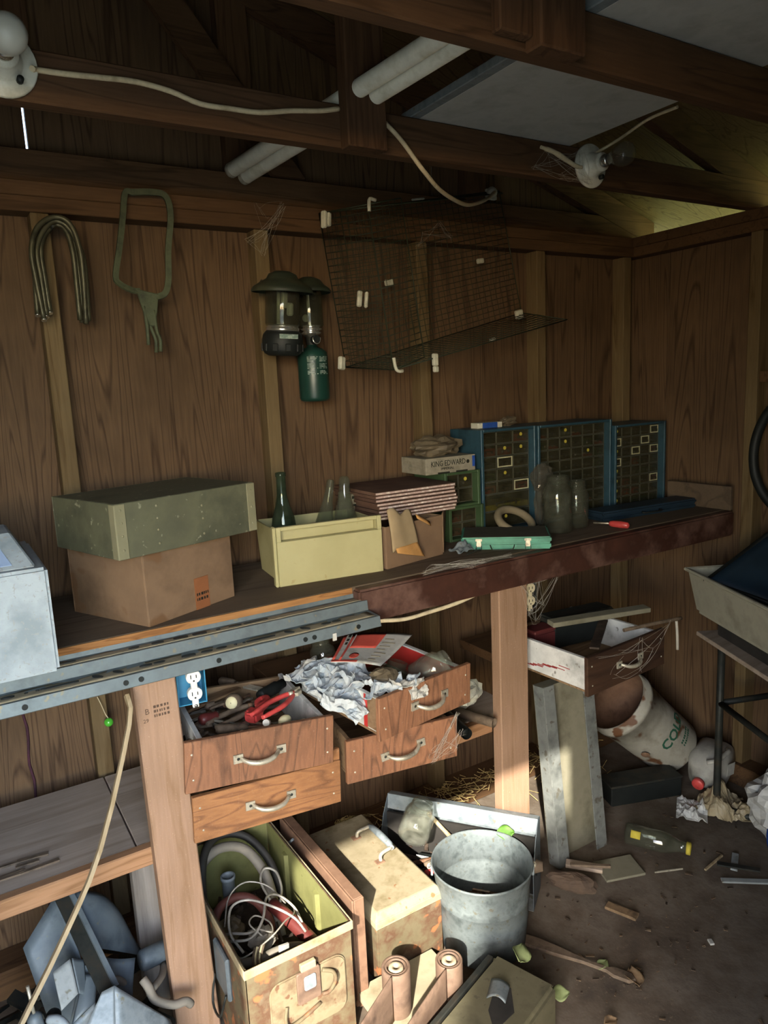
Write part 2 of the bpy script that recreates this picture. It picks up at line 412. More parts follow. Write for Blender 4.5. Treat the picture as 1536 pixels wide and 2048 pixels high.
    def build(s, name, mat, parent=None, bevel=0.0, seg=1, world=False, kind=None):
        me = bpy.data.meshes.new(name)
        vs = s.v
        if world and parent is not None:
            inv = ROOTM[parent.name].inverted(); vs = [tuple(inv @ Vector(p)) for p in vs]
        me.from_pydata(vs, [], s.f); me.validate()
        if len(me.polygons) == len(s.sm): me.polygons.foreach_set('use_smooth', s.sm)
        if bevel or True:
            bm = bmesh.new(); bm.from_mesh(me)
            bmesh.ops.recalc_face_normals(bm, faces=bm.faces)
            if bevel:
                ed = [e for e in bm.edges if len(e.link_faces) == 2 and e.calc_face_angle(0) > .6]
                bmesh.ops.bevel(bm, geom=ed, offset=bevel, segments=seg, affect='EDGES', clamp_overlap=True)
            bm.to_mesh(me); bm.free()
        me.materials.append(MATS[mat])
        o = bpy.data.objects.new(name, me); COL.objects.link(o)
        if parent is not None: o.parent = parent; ROOTM[o.name] = ROOTM.get(parent.name, Matrix())
        if kind: o['kind'] = kind
        return o
def catmull(P, sub, closed=False):
    out = []; N = len(P); M = N if closed else N - 1
    for i in range(M):
        p0 = P[(i - 1) % N] if (closed or i > 0) else P[0] * 2 - P[1]
        p1 = P[i]; p2 = P[(i + 1) % N]
        p3 = P[(i + 2) % N] if (closed or i < N - 2) else P[-1] * 2 - P[-2]
        for k in range(sub):
            t = k / sub
            out.append(.5 * ((2 * p1) + (p2 - p0) * t + (2 * p0 - 5 * p1 + 4 * p2 - p3) * t * t + (3 * p1 - p0 - 3 * p2 + p3) * t ** 3))
    if not closed: out.append(P[-1])
    return out
ROOTM = {}
def thing(name, label, cat, loc=(0, 0, 0), rz=0.0, group=None, rx=0.0, ry=0.0):
    o = bpy.data.objects.new(name, None); COL.objects.link(o)
    o.empty_display_size = .05
    M = T(loc, rz, rx, ry); o.matrix_world = M; ROOTM[o.name] = M
    return tag(o, label, cat, group)
def tag(o, label, cat, group=None, kind=None):
    o['label'] = label; o['category'] = cat
    if group: o['group'] = group
    if kind: o['kind'] = kind
    return o
def struct(o, label=None):
    o['kind'] = 'structure'
    if label: o['label'] = label
    return o
def sroot(name, loc=(0, 0, 0), label=None):
    o = bpy.data.objects.new(name, None); COL.objects.link(o); o.empty_display_size = .05
    o.location = loc; ROOTM[o.name] = Matrix.Translation(loc)
    return struct(o, label)
def place(o, loc, rz=0.0, rx=0.0, ry=0.0):
    o.matrix_world = T(loc, rz, rx, ry); return o
def dup(o, parent=None):
    c = o.copy(); COL.objects.link(c)
    if parent is not None: c.parent = parent
    for ch in list(o.children): dup(ch, c)
    return c
def text_mesh(name, body, size, mat, parent, M, depth=.0006, align='CENTER', narrow=1.0, bold=0.0):
    cu = bpy.data.curves.new(name, 'FONT'); cu.body = body; cu.size = size; cu.extrude = depth / 2
    cu.align_x = align; cu.align_y = 'CENTER'; cu.resolution_u = 2; cu.offset = bold
    t = bpy.data.objects.new(name + '_curve', cu); COL.objects.link(t)
    dg = bpy.context.evaluated_depsgraph_get()
    me = bpy.data.meshes.new_from_object(t.evaluated_get(dg))
    bpy.data.objects.remove(t); bpy.data.curves.remove(cu)
    me.name = name; me.transform(M @ Matrix.Diagonal((narrow, 1, 1, 1)))
    me.materials.clear(); me.materials.append(MATS[mat])
    o = bpy.data.objects.new(name, me); COL.objects.link(o); o.parent = parent
    return o
def R(a, b): return random.uniform(a, b)
def print_marks(name, parent, M, rows, w, pitch, mat):
    """rows of small dark marks standing for print too small to read"""
    m = MB()
    for r in range(rows):
        x = -w / 2
        while x < w / 2 - pitch * .3:
            l = pitch * R(.3, .8); m.box(x, min(w / 2, x + l), -r * pitch * 1.5 - pitch * .4, -r * pitch * 1.5 + pitch * .4, -.0002, .0004, M); x += l + pitch * R(.2, .5)
    return m.build(name, mat, parent)

# ------------------------------------------------------------------ the shed
XL, XR, YF, YB = -1.58, 2.46, 0.03, 2.05
RIDGE = 0.45
def roof_z(x):
    return 2.1316 + .3125 * (2.504 - x) if x >= RIDGE else 2.1316 + .3125 * (2.504 - RIDGE) - .3125 * (RIDGE - x)

fb = MB(); NX, NY = 60, 44
vs = []; fs = []
for i in range(NX + 1):
    for j in range(NY + 1):
        x = XL + (XR - XL) * i / NX; y = YF + (YB - YF) * j / NY
        vs.append((x, y, -.012 + .012 * mnoise.noise((x * 4, y * 4, 0)) + .006 * mnoise.noise((x * 13, y * 13, 3))))
for i in range(NX):
    for j in range(NY):
        a = i * (NY + 1) + j; fs.append((a, a + NY + 1, a + NY + 2, a + 1))
fb.add(vs, fs, None, True)
struct(fb.build('floor', 'dirt'), 'dark trodden dirt floor of the shed')

gb = MB(); gb.add([(-30, -30, -.06), (2.2, -30, -.06), (2.2, 30, -.06), (-30, 30, -.06)], [(0, 1, 2, 3)])
struct(gb.build('ground', 'driveway'), 'pale gravel yard outside the doorway')
gb = MB(); gb.add([(2.2, -30, -.06), (30, -30, -.06), (30, 30, -.06), (2.2, 30, -.06)], [(0, 1, 2, 3)])
struct(gb.build('ground', 'lawn'), 'sunny lawn beside the shed')
struct(MB().box(4.3, 4.7, -4, 7, -.06, 2.1).build('bounce_block', 'lawn'), 'unseen pale block added to bounce sun under the eave')  # added out of view as a reflector for the glow under the eave
tr_ = sroot('blocker_tree', (-2.3, -3.0, -.06), 'unseen leafy blocker added to shape the sun patch')  # added out of view to cut the right side of the sun patch
tc_ = MB(); tc_.ball((0, 0, 0), 1.0, 24, 16)
tc_.v = [tuple(Vector((p[0] * .58, p[1] * .40, p[2] * .46)) * (1 + .10 * mnoise.noise(Vector(p) * 2.6)) + Vector((-2.13, -3.0, 3.35))) for p in tc_.v]
tc_.build('blocker_crown', 'blocker_foliage', tr_, world=True)
MB().tube([(-2.15, -3.0, -.06), (-2.12, -3.02, 1.4), (-2.06, -3.0, 3.1)], .05, n=10).build('blocker_trunk', 'rafter', tr_, world=True)

MXZ = Matrix(((1, 0, 0, 0), (0, 0, 1, 0), (0, 1, 0, 0), (0, 0, 0, 1)))   # polygon given as (x, z), extruded along y
wb = sroot('wall_back', (0, YB, 0), 'bare plywood back wall with open studs')
def xz(pts, y0, y1): return MB().prism(pts, y0, y1, MXZ)
for a, b in ((-1.60, -1.115), (-1.113, .104), (.106, 1.40), (1.402, 2.48)):
    xz([(a, -.02), (b, -.02), (b, 2.128), (a, 2.128)], YB, YB + .018).build('siding_panel', 'siding', wb, world=True)
MB().box(.075, .135, YB + .0185, YB + .03, -.02, 2.128).build('backing_strip', 'plate', wb, world=True)
MB().box(1.37, 1.43, YB + .0185, YB + .03, -.02, 2.128).build('backing_strip', 'plate', wb, world=True)
MB().box(-1.15, -1.08, YB + .0185, YB + .03, -.02, 2.128).build('backing_strip', 'plate', wb, world=True)
MB().box(.25, .31, YB - .03, YB - .0005, 2.232, roof_z(.28) - .1).build('gable_stud', 'truss_post', wb, world=True)
sm = MB(); sm.tube([(.105 + .004 * math.sin(i * 2.1), YB - .0005, .02 + i * .05) for i in range(16)], .004, n=5, sub=2); sm.build('stain', 'stain_purple', wb, world=True)
for a, b in ((-1.60, -.93), (-.928, .2785), (.2845, 1.49), (1.492, 2.48)):
    top = [(b, roof_z(b) + .02)] + ([(RIDGE, roof_z(RIDGE) + .02)] if a < RIDGE < b else []) + [(a, roof_z(a) + .02)]
    xz([(a, 2.128), (b, 2.128)] + top, YB, YB + .018).build('siding_panel', 'siding', wb, world=True)
for xr in (-1.32, -.785, -.24, .303, .873, 1.422, 1.940, 2.398):
    MB().box(xr - .042, xr, 1.993, YB, .07, 1.970).build('stud', 'stud', wb, bevel=.002, world=True)
MB().box(XL, XR, 1.985, YB, 1.970, 2.006).build('top_plate', 'plate', wb, bevel=.002, world=True)
MB().box(XL, XR, 1.988, YB, 2.0065, 2.0415).build('top_plate', 'plate', wb, bevel=.002, world=True)
MB().box(XL, XR, 2.012, YB, 2.042, 2.119).build('gable_chord', 'plate', wb, bevel=.002, world=True)
MB().box(XL, XR, 1.955, YB, -.01, .07).build('sill_plate', 'plate', wb, bevel=.003, world=True)
for x0, x1 in ((.775, .862), (-.1, -.01), (1.60, 1.69)):
    xz([(x0, 2.119), (x1, 2.119), (x1, roof_z(x1) - .09), (x0, roof_z(x0) - .09)], 2.012, YB).build('gable_stud', 'truss_post', wb, world=True)
for sgn in (1, -1):                                             # gable rafters
    xe = 2.55 if sgn > 0 else -1.65
    xz([(RIDGE, roof_z(RIDGE) - .004), (xe, roof_z(xe) - .004), (xe, roof_z(xe) - .095), (RIDGE, roof_z(RIDGE) - .095)], 2.010, YB).build('rafter', 'rafter', wb, world=True)
xz([(.90, 2.119), (1.0, 2.119), (.62, 2.60), (.54, 2.56)], 1.99, 2.010).build('brace', 'rafter', wb, world=True)

wr = sroot('wall_right', (XR, 0, 0), 'plywood right wall with studs')
for a, b in ((0, .64), (.642, 1.868), (1.87, 2.05)):
    MB().box(XR, XR + .018, a, b, -.02, 2.03).build('siding_panel', 'siding', wr, world=True)
for y0 in (.31, .90, 1.462):
    MB().box(2.40, XR, y0, y0 + .042, .07, 1.970).build('stud', 'stud', wr, bevel=.002, world=True)
MB().box(2.398, XR, YF, 1.984, 1.970, 2.006).build('top_plate', 'plate', wr, bevel=.002, world=True)
MB().box(2.395, XR, YF, 1.986, 2.0065, 2.0415).build('top_plate', 'plate', wr, bevel=.002, world=True)
MB().box(2.38, XR, YF, 1.954, -.01, .07).build('sill_plate', 'plate', wr, bevel=.003, world=True)
MB().box(2.41, XR, .943, 1.461, 1.475, 1.512).build('blocking', 'plate', wr, bevel=.002, world=True)

wl = sroot('wall_left', (XL, 0, 0), 'plywood left wall')
for a, b in ((0, .64), (.642, 2.05)):
    MB().box(XL - .018, XL, a, b, -.02, 2.03).build('siding_panel', 'siding', wl, world=True)
for y0 in (.31, .90, 1.46): MB().box(XL, XL + .06, y0, y0 + .042, 0, 2.03).build('stud', 'stud', wl, world=True)
DX0, DX1, DZ, FY = -.78, .27, 2.04, .03                          # doorway the camera stands in
wf = sroot('wall_front', (0, FY, 0), 'plywood front wall around the doorway')
xz([(-1.60, -.02), (DX0, -.02), (DX0, DZ), (-1.60, DZ)], FY - .03, FY).build('siding_panel', 'siding', wf, world=True)
xz([(DX1, -.02), (2.48, -.02), (2.48, DZ), (DX1, DZ)], FY - .03, FY).build('siding_panel', 'siding', wf, world=True)
xz([(-1.60, DZ), (2.48, DZ), (2.48, roof_z(2.48) + .02), (RIDGE, roof_z(RIDGE) + .02), (-1.60, roof_z(-1.60) + .02)], FY - .03, FY).build('siding_panel', 'siding', wf, world=True)
pr_ = MB().box(-1.7, 2.5, -.50, -.001, 2.06, 2.09).build('added_canopy', 'sheathing'); struct(pr_, 'unseen canopy added to cut the sun above the doorway')  # added out of view to limit how high the sun reaches indoors

ce = sroot('ceiling', (RIDGE, 0, roof_z(RIDGE)), 'sloping plywood roof deck')
for a, b in ((-.10, .44), (.442, 1.66), (1.662, 2.35)):
    xe = 2.86; xz([(RIDGE, roof_z(RIDGE)), (xe, roof_z(xe)), (xe, roof_z(xe) + .016), (RIDGE, roof_z(RIDGE) + .016)], a, b).build('sheathing_panel', 'sheathing', ce, world=True)
    xe = -1.96; xz([(xe, roof_z(xe)), (RIDGE, roof_z(RIDGE)), (RIDGE, roof_z(RIDGE) + .016), (xe, roof_z(xe) + .016)], a, b).build('sheathing_panel', 'sheathing', ce, world=True)

def truss(name, y0, y1, label):
    t = sroot(name, (0, y0, 2.0415), label)
    MB().box(-1.60, 2.47, y0, y1, 2.0415, 2.1305).build('bottom_chord', 'truss', t, bevel=.003, world=True)
    for sgn in (1, -1):
        xe = 2.60 if sgn > 0 else -1.70
        xz([(RIDGE, roof_z(RIDGE) - .002), (xe, roof_z(xe) - .002), (xe, roof_z(xe) - .091), (RIDGE, roof_z(RIDGE) - .091)], y0 + .0015, y1 - .0015).build('rafter', 'rafter', t, bevel=.002, world=True)
    return t
t1 = truss('trim_1', 1.488, 1.526, 'far roof truss nearest the back wall')
MB().box(.838, .938, 1.449, 1.4875, 2.036, roof_z(.9) - .01).build('post', 'truss_post', t1, bevel=.003, world=True)
t2 = truss('trim_2', .953, .989, 'near roof truss crossing the upper right')
MB().box(.885, .985, .914, .9525, 2.036, roof_z(.94) - .01).build('post', 'truss_post', t2, bevel=.003, world=True)
MB().box(.815, .884, .930, .9525, 2.052, roof_z(.86) - .01).build('post', 'truss_post', t2, bevel=.003, world=True)

# ------------------------------------------------------------------ workbench
wbn = thing('workbench', 'long wooden workbench with steel channel edge along the back wall', 'workbench', (.33, 1.6, 0))
BZ = 1.0255
MB().box(-.9, 2.395, 1.5585, 1.991, BZ - .016, BZ).build('top', 'bench_ply', wbn, bevel=.002, world=True)
MB().box(-.9, .842, 1.5545, 1.5583, BZ - .0158, BZ - .0006).build('edge_strip', 'ply_edge', wbn, world=True)
MB().box(.843, 2.39, 1.520, 1.5582, .936, BZ - .002).build('front_beam', 'beam_brown', wbn, bevel=.006, seg=2, world=True)
lg = MB(); lg.frustum((.305, .405, 1.533, 1.571), (.288, .378, 1.533, 1.571), 0, .9665); lg.build('leg', 'leg_timber', wbn, bevel=.003, world=True)
MB().box(1.325, 1.435, 1.560, 1.60, 0, 1.008).build('leg', 'leg_timber', wbn, bevel=.003, world=True)
MB().box(-.9, 2.39, 1.90, 1.99, BZ - .055, BZ - .0165).build('back_rail', 'plate', wbn, world=True)
# stepped steel channel with punched slots
def channel(parent):
    prof = [(1.556, BZ - .0165), (1.554, BZ - .026), (1.516, BZ - .028), (1.513, BZ - .052), (1.458, BZ - .054), (1.453, BZ - .078)]
    b = MB(); x0, x1 = -.55, .862; th = .0022
    outer = prof; inner = [(y + th, z - th * .9) for y, z in prof]
    n = len(prof); vs = [(x, y, z) for x in (x0, x1) for y, z in outer] + [(x, y, z) for x in (x0, x1) for y, z in inner]
    fs = []
    for i in range(n - 1):
        fs += [(i, i + 1, n + i + 1, n + i), (2*n + i, 3*n + i, 3*n + i + 1, 2*n + i + 1)]
    fs += [(0, n, 3*n, 2*n), (n - 1, 3*n - 1, 4*n - 1, 2*n - 1)]
    for i in range(n - 1): fs += [(i, 2*n + i, 2*n + i + 1, i + 1), (n + i, n + i + 1, 3*n + i + 1, 3*n + i)]
    b.add(vs, fs)
    o = b.build('channel', 'steel_beam', parent, world=True)
    d = MB()
    for (ya, yb, z) in ((1.519, 1.552, BZ - .0268), (1.461, 1.511, BZ - .0528)):
        d.sheet(lambda u, v: (x0 + .01 + u * (x1 - x0 - .02), ya + .004 + (yb - ya - .008) * v, z + .0012 * mnoise.noise((u * 40, v * 4, z * 50))), 90, 4, .0008)
    d.build('dust', 'dust_brown', o, kind='stuff', world=True)
    # punched holes stand as dark inset plugs
    def hole(x, y, z, lx, ly, slant=0, vertical=False):
        h = MB(); pts = []
        k = 14
        for i in range(k):
            a = 2 * math.pi * i / k; ca, sa = math.cos(a), math.sin(a)
            e = .5 if lx > ly * 2.2 else 1.0
            px = math.copysign(abs(ca) ** e, ca) * lx / 2; py = math.copysign(abs(sa) ** e, sa) * ly / 2
            pts.append((px + slant * py, py))
        M = Matrix.Translation((x, y, z)) @ (Matrix.Rotation(math.radians(90), 4, 'X') if vertical else Matrix())
        h.prism(pts, -.0015, .0008, M); return h.build('slot', 'black_plastic', o, world=True)
    zl = BZ - .0525
    for base in (-.42, -.02, .40):
        for dx, lx, ly, sl in ((0, .030, .013, 0), (.04, .026, .012, 0), (.073, .024, .011, 0), (.105, .007, .005, 0), (.125, .007, .005, 0), (.165, .07, .008, 0), (.235, .013, .022, -.6), (.275, .013, .022, -.6), (.33, .026, .012, 0), (.358, .024, .011, 0)):
            hole(base + dx, 1.486, zl + .001, lx, ly, sl)
    for base in (-.12, .30):
        for dx, lx, ly in ((0, .022, .010), (.05, .026, .011), (.10, .032, .014), (.142, .032, .014), (.185, .010, .005), (.225, .03, .005), (.275, .06, .005)):
            hole(base + dx, 1.536, BZ - .0255, lx, ly)
    for x in (-.3, -.05, .078, .262, .292, .455, .66, .683, .80):
        hole(x, 1.4545, BZ - .067, .011, .011, 0, True)
channel(wbn)
# lower shelf left of the leg
sh = thing('lower_shelf', 'dusty grey shelf board under the left end of the bench', 'shelf', (-.3, 1.8, .5))
MB().box(-.9, .27, 1.603, 1.975, .492, .510).build('board', 'weathered', sh, bevel=.002, world=True)
MB().box(.273, .40, 1.603, 1.975, .492, .510).build('board', 'weathered', sh, bevel=.002, world=True)
MB().box(-.9, .40, 1.575, 1.602, .468, .512).build('apron', 'apron', sh, bevel=.003, world=True)
sp = MB()
for i in range(13):
    x = -.05 + R(-.12, .16); y = 1.66 + R(-.03, .04); L = R(.03, .10)
    sp.cbox(L, R(.004, .012), .004, T((x, y, .512), R(-6, 6), 0, R(-2, 2)))
sp.build('splinters', 'tool_brown', sh, world=True, kind='stuff')

# ------------------------------------------------------------------ under the roof
def lamp_holder(loc, label, clear):
    t = thing('lamp_holder', label, 'light', loc, rx=90)          # local +Z points out of the truss face
    MB().lathe([(.0, .0), (.056, .0), (.0572, .003), (.0572, .006), (.0555, .0085), (.0550, .0087), (.042, .0105), (.0335, .013), (.0330, .0134), (.0275, .026), (.024, .042), (.023, .050), (.0, .050)], 32, cap=False).build('base', 'porcelain', t)
    MB().lathe([(.016, .050), (.0165, .056), (.0145, .058), (.0165, .061), (.0145, .064), (.014, .068)], 20).build('socket', 'chrome', t)
    b = MB(); b.lathe([(.0135, .066), (.015, .076), (.020, .088), (.027, .100), (.0302, .113), (.0295, .126), (.024, .137), (.014, .144), (.0001, .1465)], 28)
    bl = b.build('bulb', 'bulb_glass' if clear else 'bulb_white', t)
    if clear:
        f = MB(); f.tube([(-.006, 0, .085), (-.007, 0, .108), (0, .002, .112), (.007, 0, .108), (.006, 0, .085)], .0007, n=5); f.build('filament', 'chrome', bl)
    MB().lathe([(.0, .0), (.006, .0), (.006, .012), (0, .012)], 10, T((.024, -.03, .016))).build('pull_hole', 'black_plastic', t)
    return t
lamp_holder((.179, 1.4875, 2.097), 'porcelain lamp holder with frosted white bulb at upper left', False)
lamp_holder((1.614, 1.4875, 2.086), 'porcelain lamp holder with clear bulb and cobwebs at upper right', True)
tag(MB().tube([(.225, 1.470, 2.090), (.235, 1.482, 2.094), (.280, 1.482, 2.095), (.340, 1.482, 2.099), (.403, 1.482, 2.102), (.467, 1.482, 2.096), (.525, 1.482, 2.082), (.586, 1.482, 2.082), (.651, 1.482, 2.084), (.719, 1.482, 2.097), (.789, 1.482, 2.107), (.836, 1.482, 2.118)], .0052, n=8).build('cable', 'cable_white'),
    'white cable running along the far truss from the frosted bulb', 'cable')
c = thing('cable', 'white cable sagging from the truss post to a plug on the wall', 'cable', (1.447, 1.8, 2.0))
MB().tube([(.947, 1.482, 2.110), (.992, 1.481, 2.076), (1.032, 1.481, 2.036), (1.059, 1.481, 2.010), (1.137, 1.530, 1.991), (1.261, 1.620, 1.995), (1.383, 1.720, 2.019), (1.522, 1.820, 2.067), (1.627, 1.900, 2.117), (1.640, 1.918, 2.122)], .0052, n=8).build('cord', 'cable_white', c, world=True)
pl = MB(); pl.lathe([(.004, 0), (.012, .004), (.016, .014), (.015, .034), (.010, .040)], 14, aim((1.640, 1.918, 2.120), (1.672, 1.975, 2.150))[0]); pl.box(1.660, 1.700, 1.972, 1.984, 2.118, 2.150)
pl.build('plug', 'clip_white', c, world=True)
tag(MB().tube([(1.43, 1.482, 2.112), (1.471, 1.481, 2.106), (1.508, 1.481, 2.095), (1.55, 1.478, 2.079), (1.575, 1.478, 2.077)], [.0045, .006, .007, .006, .005], n=8).build('cable', 'cable_white'),
    'short taped cable end left of the clear bulb', 'cable')
tag(MB().tube([(1.618, 1.470, 2.115), (1.634, 1.400, 2.134), (1.603, 1.287, 2.142), (1.60, 1.20, 2.142)], .004, n=8).build('cable', 'cable_white'),
    'thin cable rising from the clear bulb over the grey sheet', 'cable')
sh = thing('ceiling_sheet', 'grey sheet panel lying across the roof trusses', 'panel', (1.28, .95, 2.131))
MB().box(1.055, 1.545, .36, 1.53, 2.1313, 2.136).build('panel', 'gray_sheet', sh, bevel=.001, world=True)
MB().box(1.030, 1.056, .36, 1.53, 2.1311, 2.150).build('folded_edge', 'galvanised', sh, bevel=.002, world=True)
for i, (p, q, lab) in enumerate((((.770, 1.975, 2.112), (1.000, .78, 2.206), 'upper of two white fluorescent tubes lying over the truss'), ((.806, 1.975, 2.098), (1.045, .80, 2.206), 'lower of two white fluorescent tubes lying over the truss'))):
    t = thing('fluorescent_tube', lab, 'tube light', p, group='fluorescent tubes over the truss')
    M, Lg = aim((0, 0, 0), Vector(q) - Vector(p))
    MB().lathe([(.0001, 0), (.017, .0), (.019, .003), (.019, Lg), (.0001, Lg)], 20, M, cap=False).build('glass', 'white_tube', t)
    MB().lathe([(.0192, .0), (.0194, .002), (.0194, .014), (.0191, .0145)], 20, M, cap=False).build('end_cap', 'handle_metal', t)
tag(MB().cyl((1.52, .52, 2.158), (1.55, 1.0, 2.158), .019, n=16).build('fluorescent_tube', 'white_tube'), 'white tube end on the grey sheet at top right', 'tube light')

# ------------------------------------------------------------------ hung on the back wall
t = thing('bent_rods', 'bundle of bent metal rods hung over a wall nail', 'rods', (.30, 1.95, 1.95))
U = [[(.256, 1.930, 1.713), (.249, 1.930, 1.804), (.247, 1.930, 1.871), (.267, 1.935, 1.924), (.306, 1.940, 1.951), (.339, 1.935, 1.937), (.354, 1.930, 1.877), (.354, 1.930, 1.796), (.349, 1.930, 1.704)],
     [(.247, 1.960, 1.727), (.251, 1.960, 1.808), (.259, 1.960, 1.877), (.281, 1.965, 1.925), (.315, 1.970, 1.951), (.341, 1.965, 1.931), (.348, 1.960, 1.882), (.351, 1.960, 1.800), (.346, 1.960, 1.710)],
     [(.274, 1.950, 1.732), (.271, 1.950, 1.808), (.270, 1.950, 1.876), (.287, 1.955, 1.918), (.312, 1.960, 1.938), (.332, 1.955, 1.924), (.341, 1.950, 1.874), (.341, 1.950, 1.798), (.340, 1.950, 1.715)],
     [(.264, 1.942, 1.722), (.262, 1.942, 1.806), (.260, 1.942, 1.872), (.279, 1.946, 1.918), (.309, 1.950, 1.944), (.337, 1.946, 1.929), (.360, 1.942, 1.872), (.362, 1.942, 1.797), (.358, 1.942, 1.712)]]
for u in U:
    r = MB().tube(u, .0062, n=10, sub=5).build('rod', 'olive_rod', t, world=True)
    MB().cyl(u[0], (Vector(u[0]) + Vector((0, -.001, -.002))), .0064, n=10).build('rod_end', 'chrome', r, world=True)
MB().cyl((.300, 1.93, 1.928), (.300, 1.994, 1.926), .003, n=8).build('nail', 'dark_metal', t, world=True)
t = thing('bent_strap', 'olive metal strap frame with forked prongs hung on the wall', 'frame', (.51, 1.95, 2.0))
MB().tube([(.500, 1.960, 2.028), (.481, 1.960, 2.025), (.467, 1.955, 1.959), (.450, 1.950, 1.886), (.434, 1.945, 1.822), (.442, 1.940, 1.802), (.470, 1.940, 1.788), (.49, 1.94, 1.786)], 0, n=4, sub=5, flat=(.014, .006)).build('arm', 'olive_frame', t, world=True)
MB().tube([(.496, 1.960, 2.028), (.543, 1.960, 2.033), (.581, 1.960, 2.027), (.589, 1.955, 1.980), (.573, 1.950, 1.892), (.565, 1.945, 1.817), (.551, 1.940, 1.782), (.527, 1.940, 1.772)], 0, n=4, sub=5, flat=(.015, .008)).build('arm', 'olive_frame', t, world=True)
MB().prism([(.478, 1.792), (.535, 1.780), (.527, 1.735), (.518, 1.70), (.505, 1.70), (.492, 1.735)], 1.936, 1.944, MXZ).build('yoke', 'olive_frame', t, bevel=.002, world=True)
for p in ([(.495, 1.940, 1.75), (.498, 1.940, 1.703), (.497, 1.940, 1.653)], [(.519, 1.940, 1.74), (.521, 1.940, 1.690), (.528, 1.940, 1.665), (.526, 1.940, 1.636)], [(.508, 1.945, 1.73), (.508, 1.945, 1.70), (.518, 1.945, 1.666), (.516, 1.945, 1.634)]):
    MB().tube(p, .0048, n=8).build('prong', 'olive_frame', t, world=True)

def lantern1():
    t = thing('camping_lantern', 'battery lantern with wide dark green hood and clear globe', 'lantern', (.853, 1.905, 1.618), rx=5, ry=2)
    MB().lathe([(.0, 0), (.040, 0), (.050, .006), (.056, .016), (.0565, .040), (.054, .056), (.046, .066), (.0, .066)], 28, cap=False).build('base', 'black_plastic', t)
    for a in range(10):
        an = a * 36 + 10; MB().cbox(.006, .016, .022, T((.0555 * math.cos(math.radians(an)), .0555 * math.sin(math.radians(an)), .022), an)).build('foot_rib', 'black_plastic', t, bevel=.002)
    MB().cbox(.052, .002, .012, T((-.006, -.0550, .052), -6)).build('name_plate', 'print_grey', t)
    MB().lathe([(.044, .066), (.0455, .069), (.0455, .075), (.042, .077), (.0435, .080), (.040, .084)], 28).build('collar', 'chrome', t)
    MB().lathe([(.045, .080), (.0475, .086), (.0475, .188), (.046, .190), (.046, .086)], 28, cap=False).build('globe', 'glass_globe', t)
    MB().cyl((-.012, 0, .084), (-.012, 0, .190), .005, n=8).build('lamp_tube', 'mantle', t)
    MB().cbox(.018, .014, .045, T((.0, -.012, .150), 10)).build('lamp_tube', 'mantle', t, bevel=.004)
    MB().cbox(.018, .012, .035, T((.016, -.014, .125), -8)).build('lamp_tube', 'mantle', t, bevel=.004)
    MB().lathe([(.084, .168), (.086, .170), (.080, .182), (.058, .196), (.044, .204), (.038, .216), (.020, .224), (.0001, .226), (.0001, .222), (.036, .212), (.042, .200), (.056, .192), (.080, .176)], 32, cap=False).build('hood', 'hood_green', t)
    MB().tube([(.052, .02, .200), (.046, .05, .190), (.02, .080, .190), (-.01, .080, .190), (-.045, .05, .190), (-.052, .02, .200)], .0018, n=6).build('bail', 'dark_metal', t)
lantern1()
def lantern2():
    t = thing('camping_lantern', 'gas lantern standing on a green propane cylinder', 'lantern', (.968, 1.950, 1.486))
    MB().lathe([(.0, .0), (.034, .0), (.042, .005), (.0445, .012), (.0445, .128), (.041, .142), (.030, .152), (.016, .156), (.014, .164), (.0, .164)], 28, cap=False).build('cylinder', 'tank_green', t)
    lb = MB(); 
    for k in range(13):
        for side, a0, a1 in ((0, -138, -98), (1, -92, -52)):
            if k in (3, 8): continue
            w = R(.55, 1.0) if k % 4 else 1.0
            aa = a0 + (a1 - a0) * w
            lb.add([(.0449 * math.cos(math.radians(a)), .0449 * math.sin(math.radians(a)), z) for z in (.078 + k * .0040, .0800 + k * .0040) for a in (a0, (a0 + aa) / 2, aa)], [(0, 1, 4, 3), (1, 2, 5, 4)])
    lb.build('label_print', 'print_grey', t)
    MB().lathe([(.013, .160), (.016, .166), (.016, .184), (.022, .190), (.0, .190)], 18, cap=False).build('valve', 'dark_metal', t)
    MB().lathe([(.011, 0), (.013, .004), (.013, .016), (.011, .020)], 18, T((0, -.014, .176), 0, 90)).build('control_knob', 'black_plastic', t)
    MB().tube([(-.012, -.032, .182), (-.010, -.034, .170), (0, -.035, .164), (.010, -.034, .170), (.012, -.032, .182)], .0018, n=6).build('knob_rim', 'chrome', t)
    MB().lathe([(.020, .190), (.030, .195), (.030, .198), (.022, .201), (.033, .205), (.033, .208), (.024, .211), (.031, .215), (.031, .218), (.0, .219)], 24, cap=False).build('burner_rings', 'chrome', t)
    MB().lathe([(.034, .212), (.0375, .218), (.0375, .318), (.036, .320), (.036, .218)], 24, cap=False).build('globe', 'glass_globe', t)
    MB().cyl((-.004, 0, .212), (-.004, 0, .322), .0045, n=8).build('burner_tube', 'mantle', t)
    MB().ball((-.017, -.006, .238), .011, 10, 7).build('mantle', 'mantle', t)
    MB().lathe([(.064, .308), (.066, .310), (.060, .320), (.046, .330), (.036, .344), (.018, .352), (.0001, .354), (.0001, .349), (.034, .338), (.044, .326), (.062, .314)], 28, cap=False).build('hood', 'hood_green', t)
    MB().tube([(.036, .02, .34), (.03, .05, .335), (0, .058, .335), (-.03, .05, .335), (-.036, .02, .34)], .0018, n=6).build('bail', 'dark_metal', t)
lantern2()

